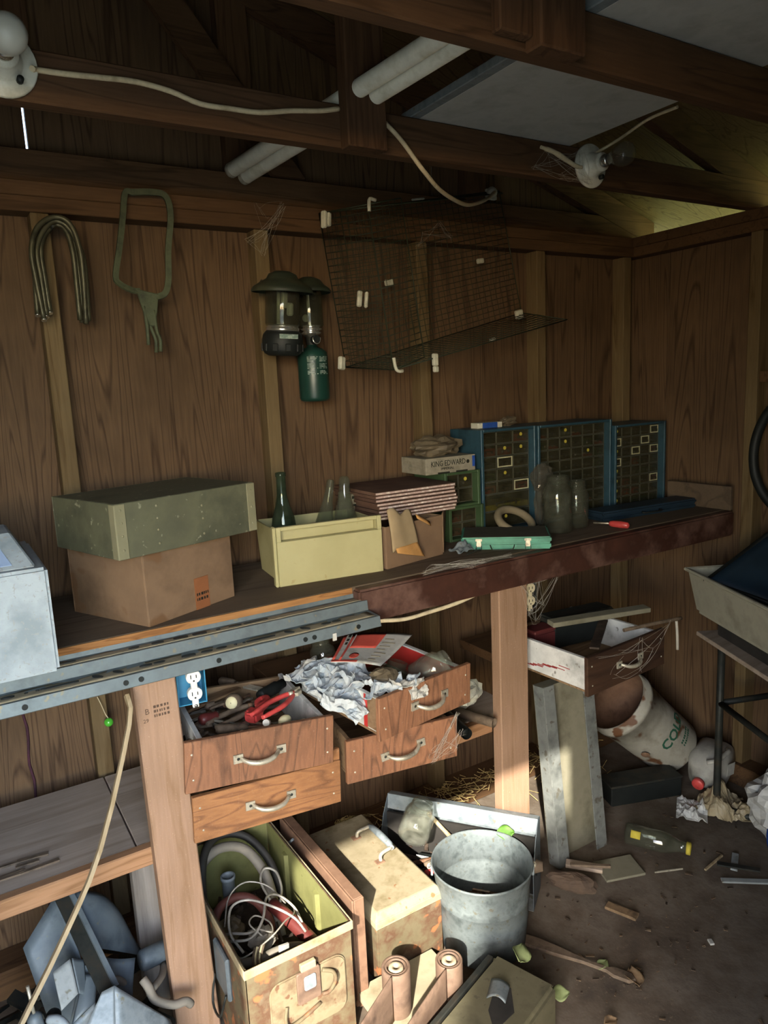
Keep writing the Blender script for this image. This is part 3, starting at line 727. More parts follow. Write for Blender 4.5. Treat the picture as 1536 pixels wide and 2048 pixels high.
def wire_cage():
    t = thing('wire_cage', 'dark wire mesh cage with white plastic clips hung on the wall', 'cage', (1.4, 1.96, 1.75))
    def panel(a, b, c, d, nu, nv, r=.0009):
        """wires strung over the quad a-b (bottom) d-c (top)"""
        a, b, c, d = (Vector(p) for p in (a, b, c, d)); m = MB()
        def bil(u, v): return (a * (1 - u) + b * u) * (1 - v) + (d * (1 - u) + c * u) * v
        for i in range(nu + 1):
            rr = r * 2.2 if i in (0, nu) else r
            m.tube([bil(i / nu, 0), bil(i / nu, 1)], rr, n=4, sub=1)
        for j in range(nv + 1):
            rr = r * 2.2 if j in (0, nv) else r
            m.tube([bil(0, j / nv), bil(1, j / nv)], rr, n=4, sub=1)
        return m.build('mesh_panel', 'wire_green', t, world=True)
    BL, BR, TR, TL = (1.090, 1.972, 1.583), (1.806, 1.975, 1.752), (1.716, 1.978, 2.150), (1.028, 1.972, 2.022)
    FL, FT = (1.152, 1.800, 1.566), (1.090, 1.800, 2.014)
    FR = (1.850, 1.800, 1.712)
    panel(BL, BR, TR, TL, 30, 24)
    panel(BL, FL, FT, TL, 9, 24)
    panel(BL, BR, FR, FL, 30, 9)
    panel((1.152, 1.803, 1.567), (1.262, 1.80, 1.60), (1.20, 1.80, 2.04), FT, 5, 24)
    panel(TL, (1.70, 1.978, 2.146), (1.69, 1.93, 2.128), (1.088, 1.81, 2.008), 26, 4)
    def clip(x, y, z, w, h, d=.012, rz=0, ry=0):
        MB().cbox(w, d, h, T((x, y, z), rz, 0, ry)).build('clip', 'clip_white', t, bevel=.003)
    for cdat in ((-.345, -.150, .014, .014, .044, .012, 0, 8), (-.322, -.148, .012, .009, .044, .012, 0, 8), (-.142, .012, .087, .030, .018, .012, 0, -9), (.223, .012, .168, .028, .016, .012, 0, -9),
                 (-.432, -.13, .222, .012, .045, .016, 25, 6), (-.416, -.125, .224, .014, .036, .014, 25, 6), (-.402, -.13, -.160, .022, .036, .014, 25, 8),
                 (.390, .010, -.004, .032, .030, .014, 0, -12), (.166, -.11, -.098, .022, .010, .014, 0, -10), (-.1, -.16, -.158, .018, .036, .014, 0, 0), (-.1, -.162, -.186, .016, .018, .014, 0, 0), (-.05, -.03, .330, .05, .006, .008, 0, -10)):
        clip(*cdat)
    MB().tube([(-.284, -.16, .277), (-.304, -.163, .278), (-.308, -.164, .262), (-.308, -.164, .245)], .005, n=8, sub=3).build('hook', 'clip_white', t)
    MB().tube([(-.250, -.165, -.150), (-.246, -.167, -.178), (-.238, -.168, -.188), (-.222, -.168, -.188)], .005, n=8, sub=3).build('hook', 'clip_white', t)
wire_cage()
def hose():
    b = MB(); b.tube([(2.385 + .004 * math.sin(a * 3), 1.27 + .185 * math.cos(a), 1.235 + .215 * math.sin(a)) for a in [i * math.pi / 8 for i in range(16)]], .016, n=10, closed=True)
    o = b.build('hose', 'black_plastic'); tag(o, 'black rubber loop hanging on the right wall', 'hose')
hose()

# ------------------------------------------------------------------ on the bench, left to right
def open_box(w, d, h, th, floor=None):
    """box open at the top, front-left-bottom corner at the origin"""
    b = MB(); f = floor or th
    b.box(0, w, 0, th, 0, h); b.box(0, w, d - th, d, 0, h); b.box(0, th, th, d - th, 0, h); b.box(w - th, w, th, d - th, 0, h); b.box(th, w - th, th, d - th, 0, f)
    return b
def crumple(r, seed, sc=(1, 1, 1), amp=.35, n=20, m=14, freq=2.2):
    b = MB(); b.ball((0, 0, 0), 1.0, n, m)
    out = []
    for p in b.v:
        q = Vector(p)
        k = 1 + amp * mnoise.noise(q * freq + Vector((seed * 3.1, seed, -seed))) + amp * .45 * mnoise.noise(q * freq * 3 + Vector((seed, 0, seed)))
        out.append((q.x * k * r * sc[0], q.y * k * r * sc[1], q.z * k * r * sc[2]))
    b.v = out; b.sm = [False] * len(b.sm); return b

t = thing('metal_box', 'pale grey enamelled metal box with sloped hood at the left bench end', 'box', (-.05, 1.58, BZ))
MB().box(-.28, .143, 1.419, 1.74, BZ, 1.225).build('body', 'enamel_white', t, bevel=.006, seg=2, world=True)
MB().frustum((-.28, .126, 1.436, 1.72), (-.26, .097, 1.520, 1.64), 1.2255, 1.281).build('hood', 'enamel_white', t, bevel=.003, world=True)
a = Vector((0, .084, .056)).normalized()
pm = MB(); 
def hp(x, k, off): return (x, 1.436 + .084 * k - off * a.z, 1.2255 + .0555 * k + off * a.y)
pm.add([hp(-.25, .12, .002), hp(.088, .12, .002), hp(.068, .80, .002), hp(-.25, .80, .002), hp(-.25, .12, -.004), hp(.088, .12, -.004), hp(.068, .80, -.004), hp(-.25, .80, -.004)],
       [(0, 1, 2, 3), (7, 6, 5, 4), (0, 4, 5, 1), (1, 5, 6, 2), (2, 6, 7, 3), (3, 7, 4, 0)])
pm.build('hood_panel', 'enamel_blue', t, world=True)

t = thing('cardboard_box', 'brown cardboard box under the olive metal tray', 'box', (.345, 1.571, BZ), rz=25.4)
open_box(.261, .27, .163, .004).build('body', 'cardboard', t, bevel=.001)
MB().box(.004, .257, .004, .266, .157, .161).build('flap', 'cardboard', t)
MB().box(.135, .178, -.0012, .0, .0, .075).build('tape', 'tape_orange', t)
print_marks('stamp', t, T((.157, -.0016, .036), 0, 90), 2, .036, .008, 'ink_dark')

t = thing('metal_tray', 'olive drab riveted metal tray upturned on the cardboard box', 'tray', (.292, 1.537, BZ + .164), rz=17.8)
W_, D_, H_ = .362, .275, .118
tb = MB(); tb.box(0, W_, 0, .003, 0, H_); tb.box(0, W_, D_ - .003, D_, 0, H_); tb.box(0, .003, .003, D_ - .003, 0, H_); tb.box(W_ - .003, W_, .003, D_ - .003, 0, H_); tb.box(.003, W_ - .003, .003, D_ - .003, H_ - .003, H_)
tb.build('shell', 'olive_paint', t, bevel=.0012)
for x0 in (-.0018, W_ - .022):
    MB().box(x0, x0 + .024, -.0022, .0, .001, H_ - .001).build('corner_strap', 'olive_dusty', t, bevel=.001)
MB().box(-.0022, .0, 0, .022, .001, H_ - .001).build('corner_strap', 'olive_dusty', t, bevel=.001)
rv = MB(); rv.lathe([(.0, .0016), (.002, .0012), (.003, 0)], 8, cap=False)
rivet = None
for x, y in [(.011, .02), (.011, .05), (.011, .078), (.011, .104), (.095, .02), (.095, .05), (.095, .075), (.095, .102), (.21, .02), (.21, .055), (.21, .085), (W_ - .01, .02), (W_ - .01, .06), (W_ - .01, .10)]:
    if rivet is None: rivet = rv.build('rivet', 'olive_dusty', t); o = rivet
    else: o = rivet.copy(); COL.objects.link(o)
    o.matrix_local = T((x, -.0022, y), 0, 90)

t = thing('fridge_drawer', 'cream plastic drawer with recessed grip standing on the bench', 'drawer', (.701, 1.679, BZ), rz=-7.2)
w, d, h = .292, .222, .155
sb = MB(); sb.frustum((.012, .017, .012, d), (.004, .009, .012, d), 0, h - .012); sb.frustum((w - .017, w - .012, .012, d), (w - .009, w - .004, .012, d), 0, h - .012)
sb.box(.012, w - .012, d - .005, d, 0, h - .012); sb.box(.014, w - .014, .012, d - .005, 0, .005); sb.build('bin', 'cream_plastic', t, bevel=.001)
fb_ = MB(); fb_.box(0, w, 0, .012, 0, h - .038); fb_.box(0, .012, 0, .012, h - .038, h); fb_.box(w - .012, w, 0, .012, h - .038, h); fb_.box(.012, w - .012, 0, .012, h - .010, h)
fb_.box(.012, w - .012, .026, .029, h - .040, h - .006); fb_.box(.012, w - .012, .012, .026, h - .041, h - .038); fb_.box(.012, w - .012, .012, .029, h - .006, h - .003); fb_.box(.009, .012, .012, .029, h - .040, h - .006); fb_.box(w - .012, w - .009, .012, .029, h - .040, h - .006)
fb_.build('front', 'cream_plastic', t, bevel=.0015)
MB().box(-.010, -.0005, -.002, .02, 0, h + .002).build('side_trim', 'cream_plastic', t, bevel=.003)

def bottle(name, label, prof, mat, loc, rx=0, ry=0, rz=0, cat='bottle', wall=.002, group=None):
    t = thing(name, label, cat, loc, rz, group, rx, ry)
    inner = [(max(.0005, r - wall), z + (wall if i == 0 else 0)) for i, (r, z) in enumerate(prof)][::-1]
    MB().lathe([(.0005, prof[0][1])] + prof + inner + [(.0005, prof[0][1] + wall)], 28, cap=False).build('glass_body', mat, t)
    return t
g = bottle('glass_bottle', 'green glass bottle with slim neck inside the cream drawer', [(.030, 0), (.034, .006), (.034, .125), (.030, .155), (.020, .185), (.0135, .215), (.0125, .265), (.0145, .267), (.0145, .276), (.0125, .277)], 'glass_green', (.765, 1.775, BZ + .006))
bottle('glass_flask', 'clear pear-shaped flask standing upright in the cream drawer', [(.028, 0), (.042, .010), (.048, .04), (.045, .08), (.033, .13), (.021, .175), (.016, .21), (.0155, .235), (.012, .243), (.006, .245)], 'glass_clear', (.955, 1.785, BZ + .006), rx=-3, ry=3, cat='flask')
bottle('glass_flask', 'dark clear flask leaning left in the cream drawer', [(.022, 0), (.032, .010), (.035, .04), (.033, .08), (.024, .13), (.015, .175), (.012, .21), (.0115, .235), (.009, .24)], 'glass_clear', (.868, 1.79, BZ + .012), rx=-4, ry=15, cat='flask')
t = thing('printed_carton', 'small white printed carton behind the cream drawer', 'box', (1.055, 1.885, BZ))
MB().box(-.04, .04, -.03, .045, 0, .186).build('body', 'cigar_box', t, bevel=.001)
for k in range(4): MB().box(-.034 + .022 * (k % 3), -.018 + .022 * (k % 3), -.0308, -.03, .150 - .013 * k, .156 - .012 * k).build('print', 'ink_dark', t)
print_marks('print', t, T((0, -.0306, .176), 0, 90), 1, .068, .010, 'ink_dark')

t = thing('cardboard_box', 'torn cardboard box with hanging flap beside the cream drawer', 'box', (1.006, 1.648, BZ), rz=11.0)
open_box(.225, .24, .118, .004).build('body', 'cardboard', t, bevel=.001)
fl = MB(); fl.sheet(lambda u, v: (.002 + .092 * u + .012 * v * u, -.006 - .016 * math.sin(v * 1.5) - .004 * math.sin(u * 5), .165 - .115 * v + .008 * math.sin(u * 9) - .018 * u * (1 - v)), 12, 12, .004)
fl.build('hanging_flap', 'cardboard_light', t)
tf = MB(); tf.sheet(lambda u, v: (.012 + .088 * u + .020 * v * u, -.0235 - .007 * v - .004 * math.sin(u * 5), .062 - .040 * v * (.35 + .75 * u)), 10, 6, .002)
tf.build('torn_layer', 'cardboard_torn', t)
rf = MB(); rf.sheet(lambda u, v: (.226 + .115 * u + .015 * v * u, .0 + .105 * u, .005 + .115 * v - .03 * u * (1 - v)), 6, 4, .004); rf.build('side_flap', 'cardboard', t)
sf = MB(); sf.sheet(lambda u, v: (.098 + .055 * u, -.018 - .006 * v, .142 - .03 * u - .012 * v), 4, 2, .0015); sf.build('torn_layer', 'cardboard_torn', t)
for k in range(8):
    th = .0088
    zz = BZ + .1205 + k * .0103; dx = R(-.004, .004); dy = R(-.004, .004)
    words = ['lowest', 'second', 'third', 'fourth', 'fifth', 'sixth', 'seventh', 'topmost'][k]
    t = thing('record_album', words + (' flat brown album from below' if k not in (0, 7) else ' flat brown album') + ' in the stack on the torn box', 'album', (1.17 + dx, 1.85 + dy, zz), rz=R(-.8, .8), group='albums stacked on the torn box')
    ab = MB(); ab.box(-.14, .14, -.125, .125, 0, .0012); ab.box(-.14, .14, -.125, .125, th - .0012, th); ab.box(-.14, -.138, -.125, .125, .0012, th - .0012)
    ab.build('cover', 'album_brown', t)
    MB().box(-.137, .1385, -.1235, .1235, .0018, th - .0018).build('pages', 'album_edge', t)

# small parts cabinets
_dr = {}
def mini_drawer(parent, w, h, dep, x, z, lab=None, wide=False, fill=None, fcol=None):
    key = (round(w, 4), round(h, 4))
    if key not in _dr:
        b = MB(); g = .0012; e = .0022
        b.box(g, w - g, 0, .0022, g, h - g)                         # clear face
        b.box(g, e, .0022, dep, g, h - g); b.box(w - e, w - g, .0022, dep, g, h - g); b.box(e, w - e, .0022, dep, g, e)
        b.box(w * .3, w * .7, -.008, 0, h * .44, h * .44 + .0022)   # finger lip
        b.box(w * .3, w * .3 + .0018, -.008, 0, h * .28, h * .44); b.box(w * .7 - .0018, w * .7, -.008, 0, h * .28, h * .44)
        _dr[key] = (b.build('drawer', 'drawer_plastic', parent), {})
        o = _dr[key][0]; first = True
    else:
        o = _dr[key][0].copy(); COL.objects.link(o); o.parent = parent
    o.matrix_local = T((x, 0, z))
    def sub(nm, fn, mat):
        k2 = (nm, mat)
        if k2 not in _dr[key][1]: _dr[key][1][k2] = fn().build(nm, mat, o); s = _dr[key][1][k2]
        else:
            s = _dr[key][1][k2].copy(); COL.objects.link(s); s.parent = o
        s.matrix_local = Matrix(); return s
    if lab == 'dot': sub('label', lambda: MB().prism([(w / 2 + .0062 * math.cos(a * math.pi / 4), h * .62 + .0062 * math.sin(a * math.pi / 4)) for a in range(8)], .0002, .0012, MXZ @ T((0, 0, -.0014))), 'label_yellow')
    if lab == 'tag':
        def tg():
            m = MB()
            for q in ((.0035, .0075), (w - .0075, w - .0035)): m.box(q[0], q[1], -.0012, -.0001, .004, h - .004)
            m.box(.0075, w - .0075, -.0012, -.0001, .004, .0075); m.box(.0075, w - .0075, -.0012, -.0001, h - .0075, h - .004); return m
        sub('label', tg, 'label_white')
    def fr():
        m = MB(); e = .0016
        m.box(.0012, w - .0012, -.0006, -.00005, .0012, .0012 + e); m.box(.0012, w - .0012, -.0006, -.00005, h - .0012 - e, h - .0012); m.box(.0012, .0012 + e, -.0006, -.00005, .0012 + e, h - .0012 - e); m.box(w - .0012 - e, w - .0012, -.0006, -.00005, .0012 + e, h - .0012 - e)
        return m
    sub('front_frame', fr, 'drawer_edge')
    if fill: sub('contents', lambda: MB().box(.003, w - .003, .004, dep * .8, .003, h * fill), fcol)
    return o
def parts_cabinet(label, loc, W, H, D, cols, rows, bottom, mat, labels, group):
    t = thing('parts_cabinet', label, 'cabinet', loc, group=group)
    rim = .010; rec = .026
    b = MB(); b.box(0, rim, 0, D, 0, H); b.box(W - rim, W, 0, D, 0, H); b.box(rim, W - rim, 0, D, 0, rim * .8); b.box(rim, W - rim, 0, D, H - rim * .8, H); b.box(rim, W - rim, D - .003, D, rim * .8, H - rim * .8)
    b.build('case', mat, t, bevel=.0012)
    x0, x1, z0, z1 = rim + .002, W - rim - .002, rim * .8 + .002, H - rim * .8 - .002
    hb = bottom * .058
    cw = (x1 - x0) / cols; rh = (z1 - z0 - hb) / rows
    dv = MB()
    for r in range(rows): dv.box(rim, W - rim, rec + .004, D - .004, z0 + hb + r * rh - .0008, z0 + hb + r * rh + .0002)
    dv.build('dividers', 'dark_metal', t)
    holder = bpy.data.objects.new('drawer_bank', None); COL.objects.link(holder); holder.parent = t
    holder.matrix_local = T((0, rec, 0)); holder.empty_display_size = .02
    bpy.data.objects.remove(holder)
    for r in range(rows):
        for c in range(cols):
            lab = labels.get((r, c))
            fc = random.choice(['contents_dark', 'contents_dark', 'red_dull', 'cabinet_green', 'dark_metal'])
            o = mini_drawer(t, cw, rh, D - rec - .01, x0 + c * cw, z1 - (r + 1) * rh, lab, fill=random.choice([.3, .5, .65]), fcol=fc)
            o.matrix_local = T((x0 + c * cw, rec, z1 - (r + 1) * rh))
    for k in range(bottom):
        o = mini_drawer(t, x1 - x0, .058, D - rec - .01, x0, z0 + k * .058, 'dot' if k == 0 else None, fill=.35, fcol='contents_dark' if k == 0 else 'label_yellow')
        o.matrix_local = T((x0, rec, z0 + k * .058))
    return t
parts_cabinet('blue small-parts cabinet with two wide bottom drawers', (1.482, 1.815, BZ), .238, .342, .165, 3, 5, 2, 'cabinet_blue',
              {(0, 2): 'dot', (1, 1): 'dot', (2, 1): 'tag', (3, 1): 'dot', (4, 2): 'tag', (1, 2): 'dot'}, 'blue small-parts cabinets')
parts_cabinet('widest blue small-parts cabinet between two narrower ones', (1.728, 1.815, BZ), .362, .340, .165, 6, 8, 0, 'cabinet_blue',
              {(0, 2): 'dot', (1, 2): 'dot', (2, 4): 'dot', (0, 1): None}, 'blue small-parts cabinets')
parts_cabinet('rightmost blue small-parts cabinet with white tags near the corner', (2.096, 1.805, BZ), .284, .316, .165, 5, 8, 0, 'cabinet_blue',
              {(0, 0): 'dot', (1, 0): 'tag', (2, 0): 'dot', (3, 0): 'tag', (4, 0): 'dot', (5, 0): 'dot', (6, 0): 'dot', (7, 0): 'dot', (1, 3): 'tag', (2, 2): 'tag', (0, 4): 'tag', (2, 4): 'tag', (5, 4): 'tag'}, 'blue small-parts cabinets')
parts_cabinet('lower green small-parts cabinet beneath the cigar box', (1.335, 1.80, BZ), .138, .108, .17, 2, 2, 0, 'cabinet_green', {}, 'green small-parts cabinets')
parts_cabinet('upper green small-parts cabinet directly under the cigar box', (1.322, 1.80, BZ + .1085), .140, .112, .17, 2, 2, 0, 'cabinet_green', {(0, 1): 'dot'}, 'green small-parts cabinets')

t = thing('cigar_box', 'pale cigar box with dark lettering on the green cabinet', 'box', (1.255, 1.805, BZ + .2207))
MB().box(0, .192, 0, .135, 0, .050).build('body', 'cigar_box', t, bevel=.0012)
MB().box(-.0006, .1926, -.0006, .0, .0475, .0495).build('lid_line', 'ink_faint', t)
text_mesh('lettering', 'KING EDWARD', .0245, 'ink_dark', t, T((.086, -.0008, .031), 0, 90), narrow=.78)
text_mesh('lettering', 'IMPERIAL', .0105, 'ink_dark', t, T((.082, -.0008, .015), 0, 90), narrow=1.2)
MB().prism([(.162 + .006 * math.cos(i * .63), .030 + .006 * math.sin(i * .63)) for i in range(10)], -.0012, -.0002, MXZ).build('emblem', 'ink_dark', t)
MB().box(.180, .190, -.001, 0, .012, .046).build('tax_stamp', 'ink_blue', t)
for x in (.045, .115): MB().box(x, x + .045, -.0009, 0, .0, .005).build('stamp', 'ink_dark', t)
text_mesh('lettering', 'KING EDWARD', .013, 'ink_faint', t, T((-.0008, .068, .034), -90, 90))
text_mesh('lettering', 'IMPERIAL', .010, 'ink_faint', t, T((-.0008, .068, .017), -90, 90))
o = crumple(.06, 3, (1.35, .9, .55), .4); o = o.build('paper_bag', 'bag_brown'); o.matrix_world = T((1.345, 1.875, BZ + .2207 + .077))
tag(o, 'crumpled brown bag lying on the cigar box', 'bag')
t = thing('small_carton', 'little blue and white carton on top of a blue cabinet', 'box', (1.575, 1.90, BZ + .3425), rz=-4)
MB().box(-.05, .05, -.02, .02, 0, .018).build('body', 'printed_white', t, bevel=.001)
MB().box(-.030, .030, -.0208, -.02, 0, .018).build('print', 'ink_blue', t)
o = crumple(.022, 9, (1.5, .9, .7), .5, 14, 10).build('paper_scrap', 'bag_brown'); o.matrix_world = T((1.665, 1.895, BZ + .3425 + .016)); tag(o, 'crumpled paper scrap beside the little carton on the cabinet', 'paper')

t = thing('metal_case', 'flat mint green metal case with two latches and wire handle', 'case', (1.298, 1.695, BZ), rz=-39.5)
w, d = .264, .165
MB().box(0, w, 0, d, 0, .019).build('bottom_shell', 'mint', t, bevel=.004, seg=2)
MB().box(-.001, w + .001, -.001, d + .001, .0195, .037).build('lid', 'mint', t, bevel=.004, seg=2)
MB().box(.006, w - .006, .006, d - .006, .0371, .0378).build('lid_dust', 'mint_dusty', t)
for x in (.052, .196):
    l = MB(); l.box(x - .010, x + .010, -.0035, -.001, .026, .034); l.prism([(x - .006, .030), (x + .006, .030), (x + .008, .010), (x - .008, .010)], -.006, -.0015, MXZ); lo = l.build('latch', 'handle_metal', t, bevel=.0006)
    MB().tube([(x - .007, -.006, .014), (x - .008, -.010, .002), (x + .008, -.010, .002), (x + .007, -.006, .014)], .0009, n=5, sub=2).build('latch_loop', 'dark_metal', lo)
MB().tube([(.086, -.001, .014), (.086, -.010, .014), (.090, -.018, .006), (.096, -.020, .004), (.146, -.020, .004), (.152, -.018, .006), (.156, -.010, .014), (.156, -.001, .014)], .0016, n=6, sub=3).build('handle', 'dark_metal', t)
for x in (.080, .150): MB().box(x, x + .012, -.003, -.0008, .008, .016).build('handle_bracket', 'mint', t)
o = MB().tube([(.058 * math.cos(i * math.pi / 8), .058 * math.sin(i * math.pi / 8), 0) for i in range(16)], .013, n=10, closed=True, sub=3).build('tape_ring', 'tape_beige')
o.matrix_world = T((1.562, 1.752, BZ + .046), 0, 32); tag(o, 'beige ring leaning behind the mint green case', 'ring')
def jar(label, loc, r, h, mat='glass_clear', rx=0, ry=0, rz=0, neck=.72, group=None, lid=None):
    t = thing('glass_jar', label, 'jar', loc, rz, group, rx, ry)
    pr = [(r * .82, 0), (r, r * .12), (r, h * .66), (r * .93, h * .76), (r * neck, h * .85), (r * neck, h * .88), (r * neck * 1.06, h * .885), (r * neck * 1.06, h * .90), (r * neck, h * .905), (r * neck * 1.04, h * .94), (r * neck, h * .95), (r * neck, h)]
    wl = .0028
    inner = [(max(.001, q - wl), z + (wl * 1.6 if i == 0 else 0)) for i, (q, z) in enumerate(pr)][::-1]
    MB().lathe([(.0005, .004), (r * .5, .004)] + pr + inner + [(.0005, .008)], 28, cap=False).build('glass_body', mat, t)
    if lid: MB().lathe([(.0, h + .002), (r * neck * 1.1, h + .002), (r * neck * 1.12, h - .012), (r * neck * 1.07, h - .012)], 28, cap=False).build('lid', lid, t)
    return t
jar('larger empty glass jar on the bench beside the blue cabinets', (1.690, 1.690, BZ), .049, .185)
jar('smaller glass jar to the right of the larger bench jar', (1.792, 1.705, BZ), .040, .158)
t = thing('plastic_film', 'crumpled clear plastic film behind the larger bench jar', 'plastic', (1.700, 1.773, BZ))
crumple(.045, 5, (1.0, .55, 1.0), .3).build('film_ball', 'film', t)
t.children[0].matrix_local = T((0, -.004, .170))
crumple(.030, 6, (1.0, .6, 2.6), .25).build('film_tail', 'film', t); t.children[1].matrix_local = T((0, 0, .078))
t = thing('tool_case', 'flat dark blue tool case lying at the right bench end', 'case', (1.915, 1.735, BZ), rz=-5)
MB().box(0, .455, -.04, .055, 0, .016).build('bottom_shell', 'dark_blue', t, bevel=.005, seg=2)
MB().box(-.002, .457, -.042, .057, .0165, .034).build('lid', 'dark_blue', t, bevel=.006, seg=2)
MB().tube([(.18, -.042, .016), (.18, -.056, .014), (.26, -.056, .014), (.26, -.042, .016)], .003, n=6, sub=2).build('handle', 'black_plastic', t)
t = thing('screwdriver', 'screwdriver with red handle on the bench front edge', 'tool', (1.872, 1.588, BZ + .0125), rz=100)
MB().lathe([(.004, 0), (.010, .004), (.0115, .03), (.0105, .06), (.008, .068), (.004, .07)], 14, T((-.03, 0, 0), 0, 0, 90)).build('handle', 'red_plastic', t)
MB().cyl((.038, 0, 0), (.10, 0, -.005), .003, n=8).build('shank', 'handle_metal', t)
o = MB().box(2.3785, 2.394, 1.53, 1.795, BZ, 1.112).build('backsplash_board', 'bench_ply', None, bevel=.002); tag(o, 'pale board leaning on the right wall at the bench end', 'board')
t = thing('scrap_tin', 'crumpled tin scrap beside the mint green case', 'scrap', (1.272, 1.655, BZ))
MB().sheet(lambda u, v: (-.03 + .06 * u, -.02 + .05 * v, .006 + .022 * abs(mnoise.noise((u * 3, v * 3, 1.3))) + .02 * v * u), 10, 10, .0012).build('sheet', 'galvanised', t)
MB().tube([(-.01, -.03, .004), (.03, -.035, .012), (.05, -.02, .006), (.04, .0, .004)], .002, n=6).build('wire', 'dark_metal', t)

# ------------------------------------------------------------------ electrics under the bench
def outlet(label, loc, rz, face, box, s=1.0):
    t = thing('outlet_box', label, 'outlet', loc, rz)
    b = open_box(.064, .092, .046, .003); M = Matrix(((1, 0, 0, -.026), (0, 0, 1, 0), (0, 1, 0, -.0425), (0, 0, 0, 1)))
    m = MB(); m.add([(x - .037, .046 - z, y - .046) for x, y, z in b.v], b.f); m.build('box', box, t, bevel=.001)
    for z in (.020, -.020):
        p = MB(); pts = [(.0165 * math.cos(a * math.pi / 12), .0165 * math.sin(a * math.pi / 12)) for a in range(24)]
        pts = [(x, max(-.0135, min(.0135, y))) for x, y in pts]
        p.prism(pts, -.006, .008, MXZ @ T((0, z, 0))); f = p.build('receptacle', face, t, bevel=.001)
        for x, hh in ((-.006, .008), (.006, .0065)): MB().box(x - .001, x + .001, -.0066, -.0055, z - .001 - hh / 2 + .002, z + hh / 2 + .002).build('slot', 'black_plastic', f)
        MB().prism([(.0022 * math.cos(a * .9), z - .0085 + .0022 * math.sin(a * .9)) for a in range(7)], -.0066, -.0055, MXZ).build('slot', 'black_plastic', f)
    MB().box(-.007, .007, -.004, .006, -.052, .052).build('strap', face, t, bevel=.001)
    for z in (.048, -.048): MB().lathe([(.0, .0), (.004, 0), (.004, .002), (0, .0025)], 10, T((0, -.004, z), 0, 90), cap=False).build('screw', 'chrome', t)
    return t
outlet('white duplex outlet in a blue box on the left bench leg', (.422, 1.548, .880), -8, 'outlet_white', 'box_blue')
outlet('dusty beige outlet in cobwebs on the right bench leg', (1.472, 1.590, .878), -8, 'outlet_beige', 'dark_metal')
tag(MB().tube([(.905, 1.535, .930), (.99, 1.545, .914), (1.08, 1.56, .911), (1.17, 1.56, .917), (1.255, 1.56, .932)], .0055, n=8).build('cable', 'cable_white'), 'white cable hanging under the brown bench beam', 'cable')
tag(MB().box(.728, .738, 1.4505, 1.4525, .940, .958).build('paper_tag', 'paper_white'), 'tiny white tag hanging below the steel channel', 'tag')
t = thing('stick', 'long pale wooden stick leaning under the bench at far left', 'stick', (-.03, 1.44, .30))
MB().tube([(.268, 1.50, .915), (.262, 1.475, .862), (.176, 1.45, .628), (.090, 1.44, .478), (-.012, 1.44, .318), (-.08, 1.44, .20), (-.19, 1.43, .004)], 0, n=4, sub=3, flat=(.013, .008)).build('shaft', 'stick', t, world=True)
t = thing('glass_bead', 'small green glass ball hanging from a string on a stud', 'ornament', (.30, 1.975, .66))
MB().ball((0, 0, 0), .012).build('ball', 'glass_bead', t)
MB().tube([(0, 0, .012), (-.006, 0, .025), (-.014, 0, .055), (-.02, .01, .075)], .0012, n=5).build('string', 'cable_white', t)

# ------------------------------------------------------------------ drawers
def pull(parent, x, z, tilt=0, mat='handle_metal'):
    h = MB(); M = T((x, -.001, z), 0, 0, tilt)
    h.tube([(-.044, -.002, 0), (-.036, -.012, -.004), (-.022, -.020, -.008), (0, -.023, -.010), (.022, -.020, -.008), (.036, -.012, -.004), (.044, -.002, 0)], [.0045, .005, .0058, .006, .0058, .005, .0045], n=8, sub=3)
    h.v = [tuple(M @ Vector(p)) for p in h.v]
    for s in (-1, 1): h.box(s * .050 - .011, s * .050 + .011, -.0035, 0, -.010, .010, M)
    o = h.build('handle', mat, parent)
    for s in (-1, 1): MB().lathe([(.0, -.0045), (.0035, -.004), (.004, -.003)], 8, M @ T((s * .050, 0, 0), 0, -90), cap=False).build('screw', 'dark_metal', o)
    return o
def drawer(label, loc, rz, ry, w, h, d, fmat, smat, group, px=.5, over=.012, tilt=0, rx=0, lo=0.0, nails=True):
    t = thing('drawer', label, 'drawer', loc, rz, group, rx, ry)
    f = MB().box(0, w, 0, .013, 0, h).build('front', fmat, t, bevel=.0015)
    if nails:
        nm = None
        for nx in (.018, w - .018):
            for nz in (h * .25, h * .75):
                if nm is None: nm = MB().lathe([(0, .001), (.0024, .0006), (.0026, 0)], 7, cap=False).build('nail', 'handle_metal', f); o = nm
                else: o = nm.copy(); COL.objects.link(o); o.parent = f
                o.matrix_local = T((nx + R(-.003, .003), 0, nz), 0, 90)
    for x0 in (over + lo, w - over - .012):
        MB().box(x0, x0 + .012, .0132, d, .012, h - .010).build('side', smat, t, bevel=.001)
    MB().box(over + lo + .012, w - over - .012, d - .012, d, .012, h - .016).build('back', 'drawer_board', t, bevel=.001)
    MB().box(over + lo, w - over, .0132, d, .006, .0118).build('bottom', 'drawer_board', t)
    pull(f, w * px, h * .52, tilt)
    return t
GD = 'open drawers under the bench'
d1 = drawer('upper left drawer full of old hand tools', (.361, 1.475, .668), -5.1, 4.0, .347, .118, .34, 'fir_front', 'white_board', GD, .48, tilt=-2, lo=.022)
d2 = drawer('lower left drawer with flame-grained front under the tool drawer', (.377, 1.500, .530), -4.0, 2.2, .360, .110, .34, 'fir_front_flat', 'drawer_board', GD, .50, lo=.022)
MB().box(.342, .359, .002, .013, .1105, .140).build('corner_block', 'fir_front_flat', d2, bevel=.001)
d3 = drawer('upper middle drawer heaped with torn paper and jars', (.776, 1.341, .716), 9.0, 0.5, .306, .106, .33, 'fir_front', 'white_board', GD, .52, rx=2)
